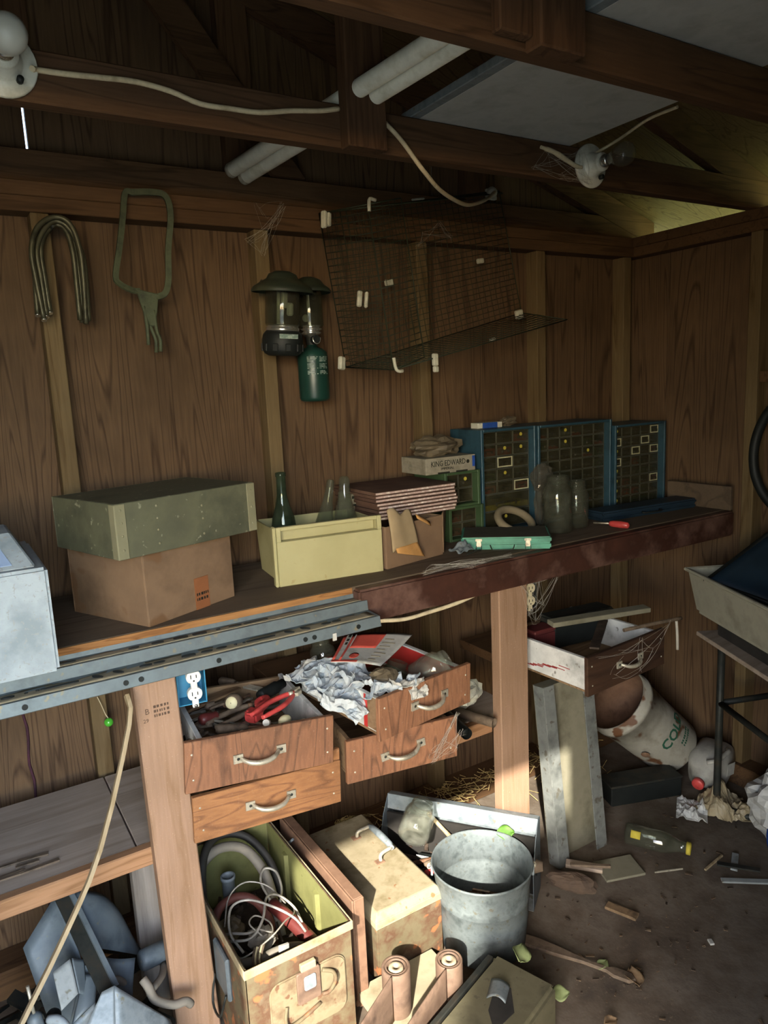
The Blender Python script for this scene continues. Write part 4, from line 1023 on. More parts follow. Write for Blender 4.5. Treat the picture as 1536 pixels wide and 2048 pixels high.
MB().box(.0105, .0118, .012, .055, .016, .094).build('printed_label', 'drawer_board', d3); MB().box(.0100, .0118, .056, .068, .014, .095).build('red_edge', 'red_paint', d3)
MB().box(.2815, .2820, .02, .31, .02, .092).build('red_liner', 'red_paint', d3); MB().box(.03, .27, .3165, .3172, .02, .088).build('red_liner', 'red_paint', d3)
d4 = drawer('lower middle drawer below the paper-filled one, cobwebbed', (.738, 1.440, .577), -7.0, 1.5, .306, .110, .34, 'fir_front', 'drawer_board', GD, .49, tilt=-8)
d5 = drawer('dark drawer with white side right of the second bench leg', (1.488, 1.372, .618), 3.0, -1.0, .36, .118, .36, 'dark_front', 'white_board', GD, .52)
stn = MB()
for k in range(9):
    z = .030 + .004 * k + R(-.003, .003); y = .10 + .018 * k
    stn.box(.0112, .0119, y - R(.01, .03), y + R(.01, .03), .085 - z, .085 - z + R(.002, .005))
stn.build('red_stain', 'red_dull', d5)
for (x0, x1, y0, y1, z0, z1) in ((.385, .72, 1.79, 1.985, .635, .668), (.40, .74, 1.80, 1.985, .495, .528), (.72, 1.06, 1.66, 1.985, .683, .716), (.77, 1.07, 1.75, 1.985, .545, .575), (1.50, 1.84, 1.70, 1.985, .585, .617)):
    MB().box(x0, x1, y0, y1, z0, z1).build('drawer_support', 'plate', wbn, bevel=.002, world=True)
MB().box(1.10, 1.325, 1.60, 1.63, .47, .512).build('rail', 'apron', wbn, bevel=.003, world=True)
MB().box(1.10, 1.44, 1.631, 1.985, .494, .512).build('shelf', 'weathered', wbn, bevel=.002, world=True)

# tools in the upper left drawer
def wrench(parent, L_, w=.012, mat='rust'):
    m = MB(); m.prism([(-L_/2, -w*.35), (L_/2 - .02, -w*.35), (L_/2 - .012, -w), (L_/2, -w*.9), (L_/2 - .006, -w*.3), (L_/2 - .006, w*.3), (L_/2, w*.9), (L_/2 - .012, w), (L_/2 - .02, w*.35), (-L_/2, w*.35)], -.003, .003)
    return m.build('body', mat, parent, bevel=.001)
def scr(label, p, q, r, hl, hmat, smat='rust', ball=False, cap=None, cat='screwdriver'):
    p, q = Vector(p), Vector(q); t = thing('screwdriver', label, cat, p)
    M, L_ = aim((0, 0, 0), q - p)
    if ball: pr = [(.0, -r * .1), (r * .55, 0), (r * .95, r * .5), (r, r), (r * .9, r * 1.5), (r * .6, r * 2), (r * .5, hl * .8), (r * .35, hl), (0, hl)]
    else: pr = [(0, 0), (r * .7, 0), (r, .006), (r, hl * .4), (r * .8, hl * .7), (r * .95, hl * .85), (r * .5, hl), (0, hl)]
    h = MB().lathe(pr, 16, M, cap=False).build('handle', hmat, t)
    if cap: MB().lathe([(0, -.002), (r * .62, -.0015), (r * .7, .003)], 16, M, cap=False).build('end_cap', cap, t)
    MB().lathe([(.0035, hl), (.0035, L_ - .012), (.005, L_ - .004), (.001, L_)], 8, M).build('shank', smat, t)
    return t
scr('screwdriver with round brown knob end facing outwards', (.538, 1.655, .765), (.625, 1.76, .725), .022, .055, 'tool_brown', ball=True, cap='cream_knob')
scr('screwdriver with maroon handle at the left of the tool drawer', (.452, 1.635, .752), (.545, 1.655, .742), .014, .05, 'maroon')
scr('screwdriver with worn wooden handle along the drawer front', (.470, 1.575, .748), (.60, 1.535, .735), .011, .075, 'tool_brown')
t = thing('flashlight', 'black cylindrical handle across the tool drawer', 'tool', (.66, 1.70, .755))
MB().lathe([(0, 0), (.014, 0), (.016, .006), (.016, .06), (.012, .066), (.012, .085), (0, .085)], 18, aim((-.035, -.015, -.008), (.05, .016, 0))[0], cap=False).build('barrel', 'black_plastic', t)
t = thing('pipe_tool', 'bright red plastic clamp tool in the tool drawer', 'tool', (.605, 1.605, .755), rz=35)
MB().tube([(-.045, -.005, -.006), (-.02, 0, .004), (.008, 0, .006), (.03, .012, .006), (.034, .026, .002), (.018, .030, .0), (.0, .018, -.002)], [.010, .012, .011, .010, .009, .009, .008], n=10).build('jaw', 'red_plastic', t)
MB().box(-.066, -.028, -.018, .016, -.014, .010).build('grip', 'red_plastic', t, bevel=.005, seg=2)
MB().box(-.040, -.010, .014, .034, -.018, .002).build('grip', 'red_plastic', t, bevel=.005, seg=2)
def pliers(label, loc, rz, s, head, grip, rx=0):
    t = thing('pliers', label, 'pliers', loc, rz, rx=rx)
    for sg in (-1, 1):
        MB().tube([(.012 * s, 0, .002 * sg), (-.02 * s, sg * .012 * s, .002 * sg), (-.06 * s, sg * .022 * s, 0), (-.10 * s, sg * .020 * s, 0), (-.13 * s, sg * .017 * s, 0)], [.006, .0065, .0065, .006, .005], n=8, sub=3).build('handle', grip, t)
        MB().prism([(0, 0), (.014 * s, sg * .013 * s), (.032 * s, sg * .010 * s), (.042 * s, sg * .002 * s), (.02 * s, -sg * .002 * s)][::sg], -.005 + .002 * sg, .005 + .002 * sg).build('jaw', head, t, bevel=.001)
    MB().lathe([(0, .010), (.006, .009), (.007, -.009), (0, -.010)], 12, cap=False).build('pivot', head, t)
    return t
pliers('slip-joint pliers with red grips resting on the drawer edge', (.672, 1.592, .772), 28, 1.0, 'handle_metal', 'red_plastic')
pliers('rusty brown pliers lying in the tool drawer', (.585, 1.648, .745), 20, .95, 'rust', 'tool_brown')
o = MB().ball((0, 0, 0), .012, 12, 8, (1.5, 1, 1)).build('knob', 'cream_knob'); o.matrix_world = T((.618, 1.512, .752), 15); tag(o, 'cream oval knob near the tool drawer front', 'knob')
o = MB().cyl((-.014, 0, 0), (.014, 0, 0), .008, n=12).build('spark_plug', 'white_tube'); o.matrix_world = T((.578, 1.525, .752), 60, 0, 25); tag(o, 'short white ceramic cylinder near the tool drawer front', 'cylinder')
t = thing('slat', 'wide flat wooden slat at the back of the tool drawer', 'tool', (.52, 1.755, .745), rz=18)
MB().box(-.085, .085, -.016, .016, -.003, .004).build('blade', 'drawer_board', t, bevel=.001)
t = thing('chisel', 'long grey chisel at the back of the tool drawer', 'chisel', (.640, 1.755, .742), rz=-62, rx=6)
MB().box(-.07, .05, -.009, .009, -.003, .003).build('blade', 'handle_metal', t, bevel=.001); MB().lathe([(.008, 0), (.012, .01), (.012, .05), (.008, .055)], 12, T((-.07, 0, 0), 0, 0, -90)).build('handle', 'tool_brown', t)
for k in range(46):
    x = .375 + R(.03, .29); y = 1.50 + R(.02, .27); z = .705 + R(.0, .042) - .07 * (x - .38)
    t = thing('wrench', 'rusty hand tool jumbled in the tool drawer', 'tool', (x, y, z + .006), rz=R(-70, 70), group='rusty tools in the drawer', ry=R(-8, 8))
    L_ = R(.05, .11)
    if k % 3 == 0: MB().lathe([(.004, 0), (.009, .006), (.009, L_ * .4), (.004, L_ * .42), (.004, L_)], 10, T((-L_ / 2, 0, 0), 0, 0, 90)).build('body', random.choice(['rust', 'tool_brown', 'rust_dark', 'handle_metal']), t)
    else: wrench(t, L_, R(.007, .013), random.choice(['rust', 'handle_metal', 'tool_brown', 'rust', 'hose_grey']))

# paper and jars in the upper middle drawer
t = thing('flattened_carton', 'torn red and white printed carton on the paper heap', 'carton', (.88, 1.57, .84))
qa, qb, qc, qd = Vector((.849, 1.620, .884)), Vector((1.021, 1.560, .858)), Vector((.846, 1.440, .850)), Vector((.735, 1.485, .876))
def cq(u, v, off=0.0):
    a = qd * (1 - u) + qc * u; b_ = qa * (1 - u) + qb * u
    p = a * (1 - v) + b_ * v; n = (qc - qd).cross(qa - qd).normalized()
    return p + n * (off + .006 * math.sin(u * 2.6) - .004 * math.sin(v * 3))
MB().sheet(lambda u, v: cq(u, v), 14, 14, .002).build('board', 'paper_white', t, world=True)
def patch(u0, u1, v0, v1, mat, nm='print', off=.0016, parent=t): return MB().sheet(lambda u, v: cq(u0 + (u1 - u0) * u, v0 + (v1 - v0) * v, off), 6, 6, .0004).build(nm, mat, parent, world=True)
patch(.0, .50, .0, .07, 'carton_red'); patch(.0, .05, .07, .98, 'carton_red'); patch(.19, .62, .50, .98, 'carton_red'); patch(.13, .17, .05, .98, 'carton_red')
for v in (.62, .74, .86): patch(.075, .115, v, v + .08, 'ink_dark')
for k in range(7): patch(.66, .80 + .1 * (k % 3) / 3, .12 + k * .11, .15 + k * .11, 'ink_faint')
em = MB(); em.sheet(lambda u, v: cq(.36 + .085 * v * math.cos(u * 6.283), .22 + .10 * v * math.sin(u * 6.283), .0018), 16, 3, .0004); em.build('emblem', 'carton_red', t, world=True)
def paper_scrap(label, loc, s, seed, rx, ry, rz, mat, group):
    b = MB(); b.sheet(lambda u, v: ((u - .5) * s, (v - .5) * s * .8, s * .30 * mnoise.noise((u * 2.3 + seed, v * 2.3, seed)) + s * .12 * mnoise.noise((u * 6 + seed, v * 6, 2))), 10, 10, .0012, smooth=False)
    o = b.build('paper_scrap', mat); o.matrix_world = T(loc, rz, rx, ry); return tag(o, label, 'paper', group)
GP = 'torn paper heaped in the drawer'
k = 0
for (x, y, z, s) in [(.715, 1.615, .825, .09), (.735, 1.575, .835, .10), (.725, 1.53, .83, .09), (.745, 1.49, .825, .095), (.765, 1.445, .822, .09), (.795, 1.47, .835, .10), (.775, 1.52, .842, .10), (.815, 1.425, .828, .09), (.835, 1.395, .822, .075), (.805, 1.385, .82, .07), (.705, 1.56, .815, .09), (.735, 1.46, .80, .08), (.745, 1.415, .80, .075), (.86, 1.38, .824, .06), (.885, 1.375, .822, .055), (.71, 1.50, .80, .075), (.745, 1.40, .785, .06)]:
    k += 1
    paper_scrap('pale blue torn paper scrap heaped over the middle drawer', (x, y, z), s, k * 1.7, R(-35, 35), R(-35, 35), R(0, 360), random.choice(['paper_blue', 'paper_blue', 'paper_white']), GP)
paper_scrap('small torn paper hanging over the middle drawer front', (.895, 1.352, .812), .055, 31, 70, 5, 10, 'paper_white', GP)
o = crumple(.032, 12, (1.1, .9, .6), .3, 14, 10).build('rock', 'bag_brown'); o.matrix_world = T((.835, 1.405, .842)); tag(o, 'tan crumpled lump among the torn paper', 'paper')
jar('sunlit glass jar lying on its side by the red liner', (.955, 1.455, .785), .040, .10, 'glass_sunlit', ry=58, rz=-40)
jar('glass jar tipped at the back left of the paper drawer', (.800, 1.640, .775), .034, .095, 'glass_clear', rx=-20)
jar('dark glass jar under the printed carton', (.905, 1.50, .745), .036, .085, 'glass_dusty', ry=20)
# things beside the middle drawers
o = crumple(.055, 21, (1.3, 1.0, .75), .35).build('newspaper', 'printed_white'); o.matrix_world = T((1.30, 1.72, .56)); tag(o, 'crumpled newspaper on the shelf beside the right bench leg', 'paper')
t = thing('pipe', 'black pipe end lying beside the cobwebbed drawer', 'pipe', (1.16, 1.63, .532))
MB().lathe([(.0165, 0), (.0165, .16), (.012, .16), (.012, .01), (.0, .01)], 16, aim((.02, -.09, 0), (.05, .07, .002))[0], cap=False).build('tube', 'black_plastic', t)
t = thing('pipe', 'grey pipe with pale end on the shelf by the leg', 'pipe', (1.26, 1.61, .530))
MB().lathe([(.0145, 0), (.0145, .15), (.010, .15), (.010, .01), (.0, .01)], 16, aim((.03, -.06, 0), (-.02, .08, 0))[0], cap=False).build('tube', 'tool_brown', t)
o = MB().sheet(lambda u, v: (u * .14, v * .12, .012 * math.sin(u * 3) + .01 * v), 8, 6, .001).build('paper_sheet', 'paper_white'); o.matrix_world = T((1.13, 1.64, .556), 10, 6, -4); tag(o, 'curled white sheet lying over the pipes on the shelf', 'paper')
# things in the dark drawer
t = thing('plank', 'grey painted plank jutting across the dark drawer', 'plank', (1.72, 1.56, .755), rz=-14, rx=3)
MB().box(-.16, .20, -.02, .02, 0, .016).build('board', 'trough_olive', t, bevel=.002)
t = thing('tin_box', 'small dark red tin in the dark drawer beside the leg', 'tin', (1.575, 1.66, .637))
MB().box(-.045, .045, -.03, .03, 0, .085).build('body', 'dull_red_tin', t, bevel=.004, seg=2); MB().box(-.046, .046, -.031, .031, .0855, .097).build('lid', 'dull_red_tin', t, bevel=.003)
t = thing('toolbox', 'long black toolbox lying across the dark drawer', 'toolbox', (1.74, 1.66, .655), rz=-6)
MB().box(-.12, .13, -.04, .04, 0, .075).build('body', 'black_plastic', t, bevel=.004); MB().box(-.122, .132, -.042, .042, .0755, .10).build('lid', 'dark_metal', t, bevel=.006, seg=2)
t = thing('iron_bar', 'rusty flat bar lying over the dark drawer edge', 'bar', (1.64, 1.47, .742), rz=36)
MB().box(-.12, .14, -.014, .014, 0, .006).build('blade', 'rust_dark', t, bevel=.001)
t = thing('iron_bar', 'thin pale rod sticking out right of the dark drawer', 'bar', (1.80, 1.43, .748), rz=-10)
MB().tube([(-.08, 0, .0), (.04, 0, .002), (.15, .004, .0)], .006, n=8).build('rod', 'tool_brown', t)
MB().tube([(.125, -.002, -.004), (.128, -.004, -.05), (.132, -.002, -.10)], .0045, n=6).build('hanging_cobweb', 'web', t)

# grade stamp on the left leg
lgp = [o for o in wbn.children if o.name.startswith('leg')][0]
for body, sz, x, z in (('B', .018, .312, .852), ('29', .012, .308, .832)):
    text_mesh('grade_stamp', body, sz, 'ink_faint_brown', lgp, Matrix.Translation((-.33, -1.6, 0)) @ T((x, 1.5325, z), 0, 90))
print_marks('grade_stamp', lgp, Matrix.Translation((-.33, -1.6, 0)) @ T((.344, 1.5325, .860), 0, 90), 3, .036, .007, 'ink_faint_brown')

# ------------------------------------------------------------------ ammunition boxes and bucket
def rrect(w, h, r, n=5):
    out = []
    for cx, cy, a0 in ((w/2 - r, h/2 - r, 0), (-w/2 + r, h/2 - r, 90), (-w/2 + r, -h/2 + r, 180), (w/2 - r, -h/2 + r, 270)):
        for i in range(n + 1):
            a = math.radians(a0 + 90 * i / n); out.append((cx + r * math.cos(a), cy + r * math.sin(a)))
    return out
t = thing('ammo_can', 'large open rusty ammunition box full of hoses and wire', 'ammo box', (.418, 1.352, 0))
w, d, h = .262, .50, .295
open_box(w, d, h, .004).build('body', 'khaki_rust', t, bevel=.003, seg=2)
lin = MB(); lin.box(.0042, .0052, .006, d - .006, .01, h - .004); lin.box(w - .0052, w - .0042, .006, d - .006, .01, h - .004); lin.box(.006, w - .006, d - .0052, d - .0042, .01, h - .004); lin.box(.006, w - .006, .0042, .0052, .01, h - .004)
lin.build('inner_paint', 'olive_inside', t)
for y in (.17, .36):
    MB().prism([(0, -.012), (.010, -.006), (.010, .006), (0, .012)], .02, h - .03, T((w - .0052, y, 0)) @ Matrix.Diagonal((-1, 1, 1, 1))).build('rib', 'olive_inside', t)
rim_ = MB(); rim_.box(-.004, w + .004, -.004, 0, h - .022, h); rim_.box(-.004, 0, 0, d, h - .022, h); rim_.box(w, w + .004, 0, d, h - .022, h); rim_.box(-.004, w + .004, d, d + .004, h - .022, h)
rim_.build('rim_band', 'khaki_dusty', t, bevel=.0015)
pan = MB(); P2 = rrect(.190, .150, .028)
pan.prism(P2, -.0075, -.0005, MXZ @ T((w / 2 + .012, .155, 0))); pan.build('embossed_panel', 'khaki_panel', t, bevel=.003, seg=2)
hs = MB(); hs.prism(rrect(.058, .080, .006), -.014, -.007, MXZ @ T((w / 2 + .01, .195, 0))); ho = hs.build('hasp', 'brown_leather', t, bevel=.0015)
MB().prism(rrect(.030, .036, .006), -.017, -.0142, MXZ @ T((w / 2 + .012, .205, 0))).build('hasp_plate', 'galvanised', ho, bevel=.001)
MB().box(w / 2 - .008, w / 2 + .030, -.016, -.004, .236, .254).build('hinge', 'khaki_dusty', ho, bevel=.002)
MB().tube([(w / 2 + .045, -.010, .215), (w / 2 + .068, -.018, .205), (w / 2 + .072, -.022, .185), (w / 2 + .058, -.018, .160), (w / 2 + .042, -.012, .155)], .0045, n=8).build('loop_handle', 'khaki_rust', ho)
MB().tube([(w / 2 - .045, -.008, .165), (w / 2 - .052, -.014, .140), (w / 2 - .046, -.016, .120), (w / 2 - .010, -.014, .122), (w / 2 + .035, -.012, .136)], .004, n=8).build('loop_handle', 'khaki_rust', ho)
sbk = MB(); sbk.box(-.012, -.0005, .10, .19, .14, .25); sbo = sbk.build('side_bracket', 'galv_blue', t, bevel=.004)
MB().tube([(-.016, .105, .16), (-.03, .12, .10), (-.03, .17, .10), (-.016, .185, .16)], .003, n=6).build('side_bail', 'dark_metal', sbo)

lb = MB(); lb.box(.0, .006, 0, .435, .02, .298); lb.box(.006, .034, 0, .005, .0, .298); lb.box(.006, .034, .430, .435, .02, .298); lb.box(.006, .034, .005, .430, .292, .298); lb.box(.0, .034, .005, .430, .0, .02)
lb.v = [(x + .292, y + .048, z) for x, y, z in lb.v]; lo_ = lb.build('lid', 'rust_lid', t, bevel=.002); lo_['label'] = 'rusty lid standing on edge beside the box'
MB().tube([(.288, .378, .285), (.276, .398, .262), (.280, .448, .22), (.288, .458, .20)], .004, n=6).build('latch_arm', 'galvanised', lo_)

t = thing('ammo_can', 'closed dusty tan box with wire grip handle on its lid', 'ammo box', (.790, 1.428, 0))
w, d, h = .205, .425, .165
MB().box(0, w, 0, d, 0, h).build('body', 'khaki_rust', t, bevel=.004, seg=2)
ld = MB(); ld.frustum((-.004, w + .004, -.004, d + .004), (-.004, w + .004, -.004, d + .004), h + .0005, h + .020); ld.frustum((-.004, w + .004, -.004, d + .004), (.010, w - .010, .014, d - .014), h + .020, h + .036)
ld.build('lid', 'khaki_dusty', t, bevel=.002)
MB().box(-.005, w + .005, -.0055, -.0042, h + .002, h + .007).build('lid_bead', 'khaki_dusty', t, bevel=.001)
hd = MB(); zt = h + .036
hd.tube([(.125, .180, zt), (.125, .182, zt + .016), (.138, .184, zt + .022), (.165, .186, zt + .024)], .0055, n=8, sub=3)
hd.tube([(.125, .315, zt), (.125, .313, zt + .016), (.138, .311, zt + .022), (.165, .309, zt + .024)], .0055, n=8, sub=3)
hh = hd.build('handle_arms', 'handle_metal', t)
MB().tube([(.165, .182, zt + .024), (.168, .21, zt + .025), (.168, .285, zt + .025), (.165, .313, zt + .024)], [.0065, .0095, .0105, .0095, .0065], n=10, sub=3).build('grip', 'galvanised', t)
for y in (.180, .315): MB().box(.108, .134, y - .010, y + .010, zt - .002, zt + .003).build('handle_foot', 'rust_lid', t, bevel=.001)

# contents of the big box
def hose_thing(label, pts, r, mat, cat='hose', name='hose', n=10):
    return tag(MB().tube(pts, r, n=n, sub=5).build(name, mat), label, cat)
hose_thing('grey ribbed hose curving out of the back of the big box', [(.45, 1.82, .20), (.47, 1.80, .27), (.52, 1.79, .30), (.575, 1.76, .29), (.605, 1.70, .24), (.605, 1.64, .17), (.600, 1.60, .12)], .0135, 'hose_grey')
hose_thing('thick dark hose arching at the back of the big box', [(.44, 1.70, .14), (.445, 1.74, .24), (.475, 1.79, .305), (.53, 1.825, .315), (.60, 1.81, .29), (.640, 1.74, .23), (.645, 1.68, .14)], .011, 'hose_dark')
hose_thing('dull red hose bent inside the big box', [(.440, 1.66, .17), (.47, 1.685, .205), (.52, 1.69, .213), (.56, 1.665, .20), (.578, 1.62, .165), (.575, 1.59, .11)], .0115, 'hose_red')
t = thing('pipe_coupling', 'short grey pipe coupling standing in the big box', 'pipe', (.520, 1.755, .17))
MB().lathe([(.017, 0), (.017, .055), (.020, .057), (.020, .066), (.016, .067), (.014, .06), (.014, 0)], 20, cap=False).build('tube', 'galvanised', t)
hose_thing('grey curved pipe lying across the front of the big box', [(.432, 1.55, .19), (.440, 1.51, .195), (.475, 1.475, .198), (.54, 1.470, .20), (.585, 1.455, .20), (.635, 1.425, .185)], .0105, 'hose_grey', 'pipe', 'pipe')
hose_thing('dark brown pipe lying along the right side of the big box', [(.590, 1.62, .205), (.610, 1.55, .195), (.640, 1.46, .165), (.655, 1.40, .14)], .018, 'maroon', 'pipe', 'pipe')
for i, (lab, pts) in enumerate((('grey wire loop standing highest over the big box', [(.465, 1.50, .21), (.452, 1.55, .235), (.475, 1.60, .26), (.52, 1.60, .262), (.565, 1.55, .255), (.60, 1.50, .24), (.615, 1.47, .215)]),
                 ('grey wire winding over the middle of the big box', [(.45, 1.57, .20), (.455, 1.53, .225), (.49, 1.505, .235), (.53, 1.53, .25), (.565, 1.59, .255), (.60, 1.60, .24), (.625, 1.56, .22), (.628, 1.52, .20)]),
                 ('small grey wire loop near the right wall of the big box', [(.585, 1.62, .22), (.578, 1.66, .25), (.60, 1.69, .262), (.625, 1.67, .255), (.622, 1.63, .235), (.605, 1.60, .215), (.60, 1.57, .2)]),
                 ('grey wire curl at the left of the big box', [(.434, 1.53, .18), (.436, 1.58, .205), (.46, 1.57, .215), (.49, 1.54, .222), (.53, 1.54, .215), (.55, 1.51, .2)]),
                 ('long grey wire lying from left to right over the big box', [(.44, 1.50, .20), (.47, 1.47, .225), (.53, 1.475, .24), (.58, 1.51, .235), (.62, 1.55, .21), (.64, 1.60, .19)]),
                 ('dark thin wire arching over the red hose in the big box', [(.46, 1.62, .20), (.49, 1.66, .245), (.54, 1.67, .26), (.59, 1.64, .245), (.615, 1.59, .215)]),
                 ('thin wire knot in the centre of the big box', [(.50, 1.56, .21), (.515, 1.52, .235), (.54, 1.50, .23), (.55, 1.54, .225), (.525, 1.57, .235), (.50, 1.545, .24), (.52, 1.51, .22)]))):
    hose_thing(lab, pts, .0032 if i < 4 else .002, 'wire_grey', 'wire', 'wire', 7)
t = thing('folding_rule', 'white plastic strip sticking up at the front of the big box', 'strip', (.520, 1.392, .14))
MB().box(-.012, .012, -.004, .004, 0, .125, T((0, 0, 0), 0, -8, 6)).build('strip', 'paper_white', t, bevel=.001)
t = thing('spring_clip', 'bundle of tan wires tied in the big box', 'wires', (.480, 1.455, .17))
for k in range(5): MB().tube([(-.012 + .005 * k, -.02, .0), (-.008 + .005 * k, 0, .045), (.004 + .006 * k, .015, .065)], .0028, n=6, sub=3).build('strand', 'cream_knob' if k % 2 else 'tool_brown', t)
hose_thing('thin steel rod slanting in the front left of the big box', [(.445, 1.50, .13), (.47, 1.43, .165), (.50, 1.375, .19)], .004, 'handle_metal', 'rod', 'rod')
hose_thing('thin pale rod slanting in the front right of the big box', [(.545, 1.47, .17), (.575, 1.42, .165), (.60, 1.37, .16)], .004, 'hose_grey', 'rod', 'rod')
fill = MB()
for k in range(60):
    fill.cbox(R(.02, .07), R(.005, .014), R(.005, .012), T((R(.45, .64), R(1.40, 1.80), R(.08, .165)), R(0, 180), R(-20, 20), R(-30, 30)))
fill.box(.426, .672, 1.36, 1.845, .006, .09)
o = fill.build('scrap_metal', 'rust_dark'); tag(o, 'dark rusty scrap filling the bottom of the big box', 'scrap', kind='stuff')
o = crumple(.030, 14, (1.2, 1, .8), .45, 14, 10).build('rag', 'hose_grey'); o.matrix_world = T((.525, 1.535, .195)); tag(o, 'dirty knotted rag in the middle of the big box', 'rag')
o = crumple(.036, 16, (1.3, 1, .7), .4, 14, 10).build('cloth', 'bag_brown'); o.matrix_world = T((.472, 1.645, .165)); tag(o, 'brown folded cloth at the back of the big box', 'cloth')

t = thing('bucket', 'galvanised steel bucket standing in the sunlight', 'bucket', (1.112, 1.402, 0))
MB().lathe([(.0, .004), (.108, .004), (.110, .0), (.113, .004), (.1225, .10), (.1235, .150), (.1265, .153), (.1245, .157), (.1275, .161), (.1255, .166), (.1335, .232), (.1365, .236), (.1385, .240), (.1365, .2445), (.1345, .241), (.1305, .228), (.1225, .160), (.1245, .157), (.1205, .150), (.1195, .10), (.110, .010), (.0, .010)], 48, cap=False).build('body', 'galv_bucket', t)
for sg, a in ((-1, 145), (1, -35)):
    ca, sa = math.cos(math.radians(a)), math.sin(math.radians(a))
    e = MB(); e.prism(rrect(.030, .034, .008), -.002, .004, T((.135 * ca, .135 * sa, .220), a + 90, 90, 0)); eo = e.build('ear', 'galvanised', t, bevel=.001)
    MB().tube([(.140 * ca + .008 * math.cos(q), .140 * sa + .002, .226 + .008 * math.sin(q)) for q in [i * 1.05 for i in range(6)]], .0022, n=6, closed=True).build('ring', 'handle_metal', eo)
bl = []
for i in range(13):
    a = math.radians(145 - 180 * i / 12); bl.append((.143 * math.cos(a), .143 * math.sin(a), .226 - .045 * math.sin(math.pi * i / 12)))
MB().tube(bl, .0022, n=6, sub=2).build('bail', 'handle_metal', t)
deb = MB()
for k in range(26): deb.cbox(R(.02, .06), R(.004, .012), R(.004, .010), T((1.112 + R(-.06, .06), 1.402 + R(-.06, .06), .07 + R(0, .05)), R(0, 180), R(-30, 30), R(-35, 35)))
deb.lathe([(.0, .066), (.112, .066), (.112, .012), (0, .012)], 24, T((1.112, 1.402, 0)), cap=False)
tag(deb.build('bucket_debris', 'rust'), 'rusty clips and twigs in the bottom of the steel bucket', 'debris', kind='stuff')
hose_thing('bent rusty clip lying on the bucket debris', [(1.07, 1.42, .12), (1.09, 1.39, .14), (1.11, 1.385, .135), (1.12, 1.41, .125), (1.10, 1.43, .13)], .004, 'rust', 'clip', 'clip', 6)

# galvanised flashing trough with tools, jar
t = thing('metal_trough', 'bent galvanised metal trough lying behind the bucket', 'trough', (1.20, 1.65, 0))
A_, B_ = Vector((1.078, 1.829, 0)), Vector((1.362, 1.450, 0))
e_ = (B_ - A_).normalized(); n_ = Vector((e_.y, -e_.x, 0)); Lt = (B_ - A_).length
n_ = n_ if n_.dot(Vector((-1, -1, 0))) > 0 else -n_
def tp(s, c, z): p = A_ + e_ * s + n_ * c; return (p.x, p.y, z)
def strip(c0, z0, c1, z1, th=.002, s0=0, s1=None): return MB().sheet(lambda u, v: tp(s0 + ((s1 or Lt) - s0) * u, c0 + (c1 - c0) * v, z0 + (z1 - z0) * v), 2, 1, th, smooth=False)
strip(-.030, .236, .0, .243).build('top_edge', 'galvanised', t, world=True)
strip(.0, .243, .010, .200).build('front_flange', 'galvanised', t, world=True)
strip(-.030, .236, -.034, .004).build('back_wall', 'galvanised', t, world=True)
strip(.012, .004, .016, .192, .008).build('inner_shade_strip', 'dark_matte', t, world=True)  # dark strip standing in for the shade below the flange
strip(-.034, .006, .085, .004).build('pan', 'trough_grey', t, world=True)
strip(.060, .075, .085, .11, s0=.12, s1=.40).build('front_lip', 'white_board', t, world=True)
for s in (.0, Lt):
    ec = MB(); pts = [tp(s, -.032, .004), tp(s, .085, .004), tp(s, .085, .12), tp(s, .045, .20), tp(s, .0, .243), tp(s, -.030, .236)]
    q2 = [tuple(Vector(p) + e_ * .002) for p in pts]
    ec.add(pts + q2, [tuple(range(6)), tuple(range(11, 5, -1))] + [(i, (i + 1) % 6, 6 + (i + 1) % 6, 6 + i) for i in range(6)])
    ec.build('end_cap', 'galv_blue', t, world=True)
jar('clear glass jar lying tilted between the tan box and the trough', (1.018, 1.600, .238), .046, .118, 'glass_sunlit', rx=-70, rz=-52)
for i, (lab, p, q, r, mt) in enumerate((('flat wooden handle in the trough', (1.055, 1.60, .135), (1.24, 1.545, .165), .008, 'tool_brown'), ('red plastic handle sticking out behind the bucket', (1.04, 1.575, .13), (1.10, 1.56, .125), .009, 'red_plastic'),
        ('dark steel pipe lying along the trough', (1.10, 1.70, .085), (1.33, 1.42, .10), .014, 'black_plastic'), ('pale splintered stick across the trough', (1.145, 1.705, .215), (1.17, 1.58, .16), .007, 'stick'),
        ('brown iron rod lying in the trough', (1.03, 1.66, .11), (1.21, 1.57, .14), .007, 'rust'), ('rusty tool bar near the bucket rim', (1.02, 1.62, .10), (1.12, 1.60, .115), .009, 'rust_dark'), ('round dark pipe end right of the bucket', (1.255, 1.50, .12), (1.335, 1.40, .13), .022, 'tool_brown'))):
    t = thing('hand_tool', lab, 'tool', p); M, L_ = aim((0, 0, 0), Vector(q) - Vector(p))
    MB().lathe([(0, 0), (r * .7, 0), (r, .006), (r * .85, L_ * .5), (r, L_ * .8), (r * .6, L_), (0, L_)], 10, M, cap=False).build('handle', mt, t)
tr = MB()
for k in range(70):
    s = R(.05, Lt - .03); c = R(-.02, .075); p = tp(s, c, .02 + R(0, .09)); tr.cbox(R(.015, .06), R(.004, .012), R(.003, .01), T(p, R(0, 180), R(-25, 25), R(-25, 25)))
tag(tr.build('trough_debris', 'rust_dark'), 'dark scraps and twigs heaped in the metal trough', 'debris', kind='stuff')

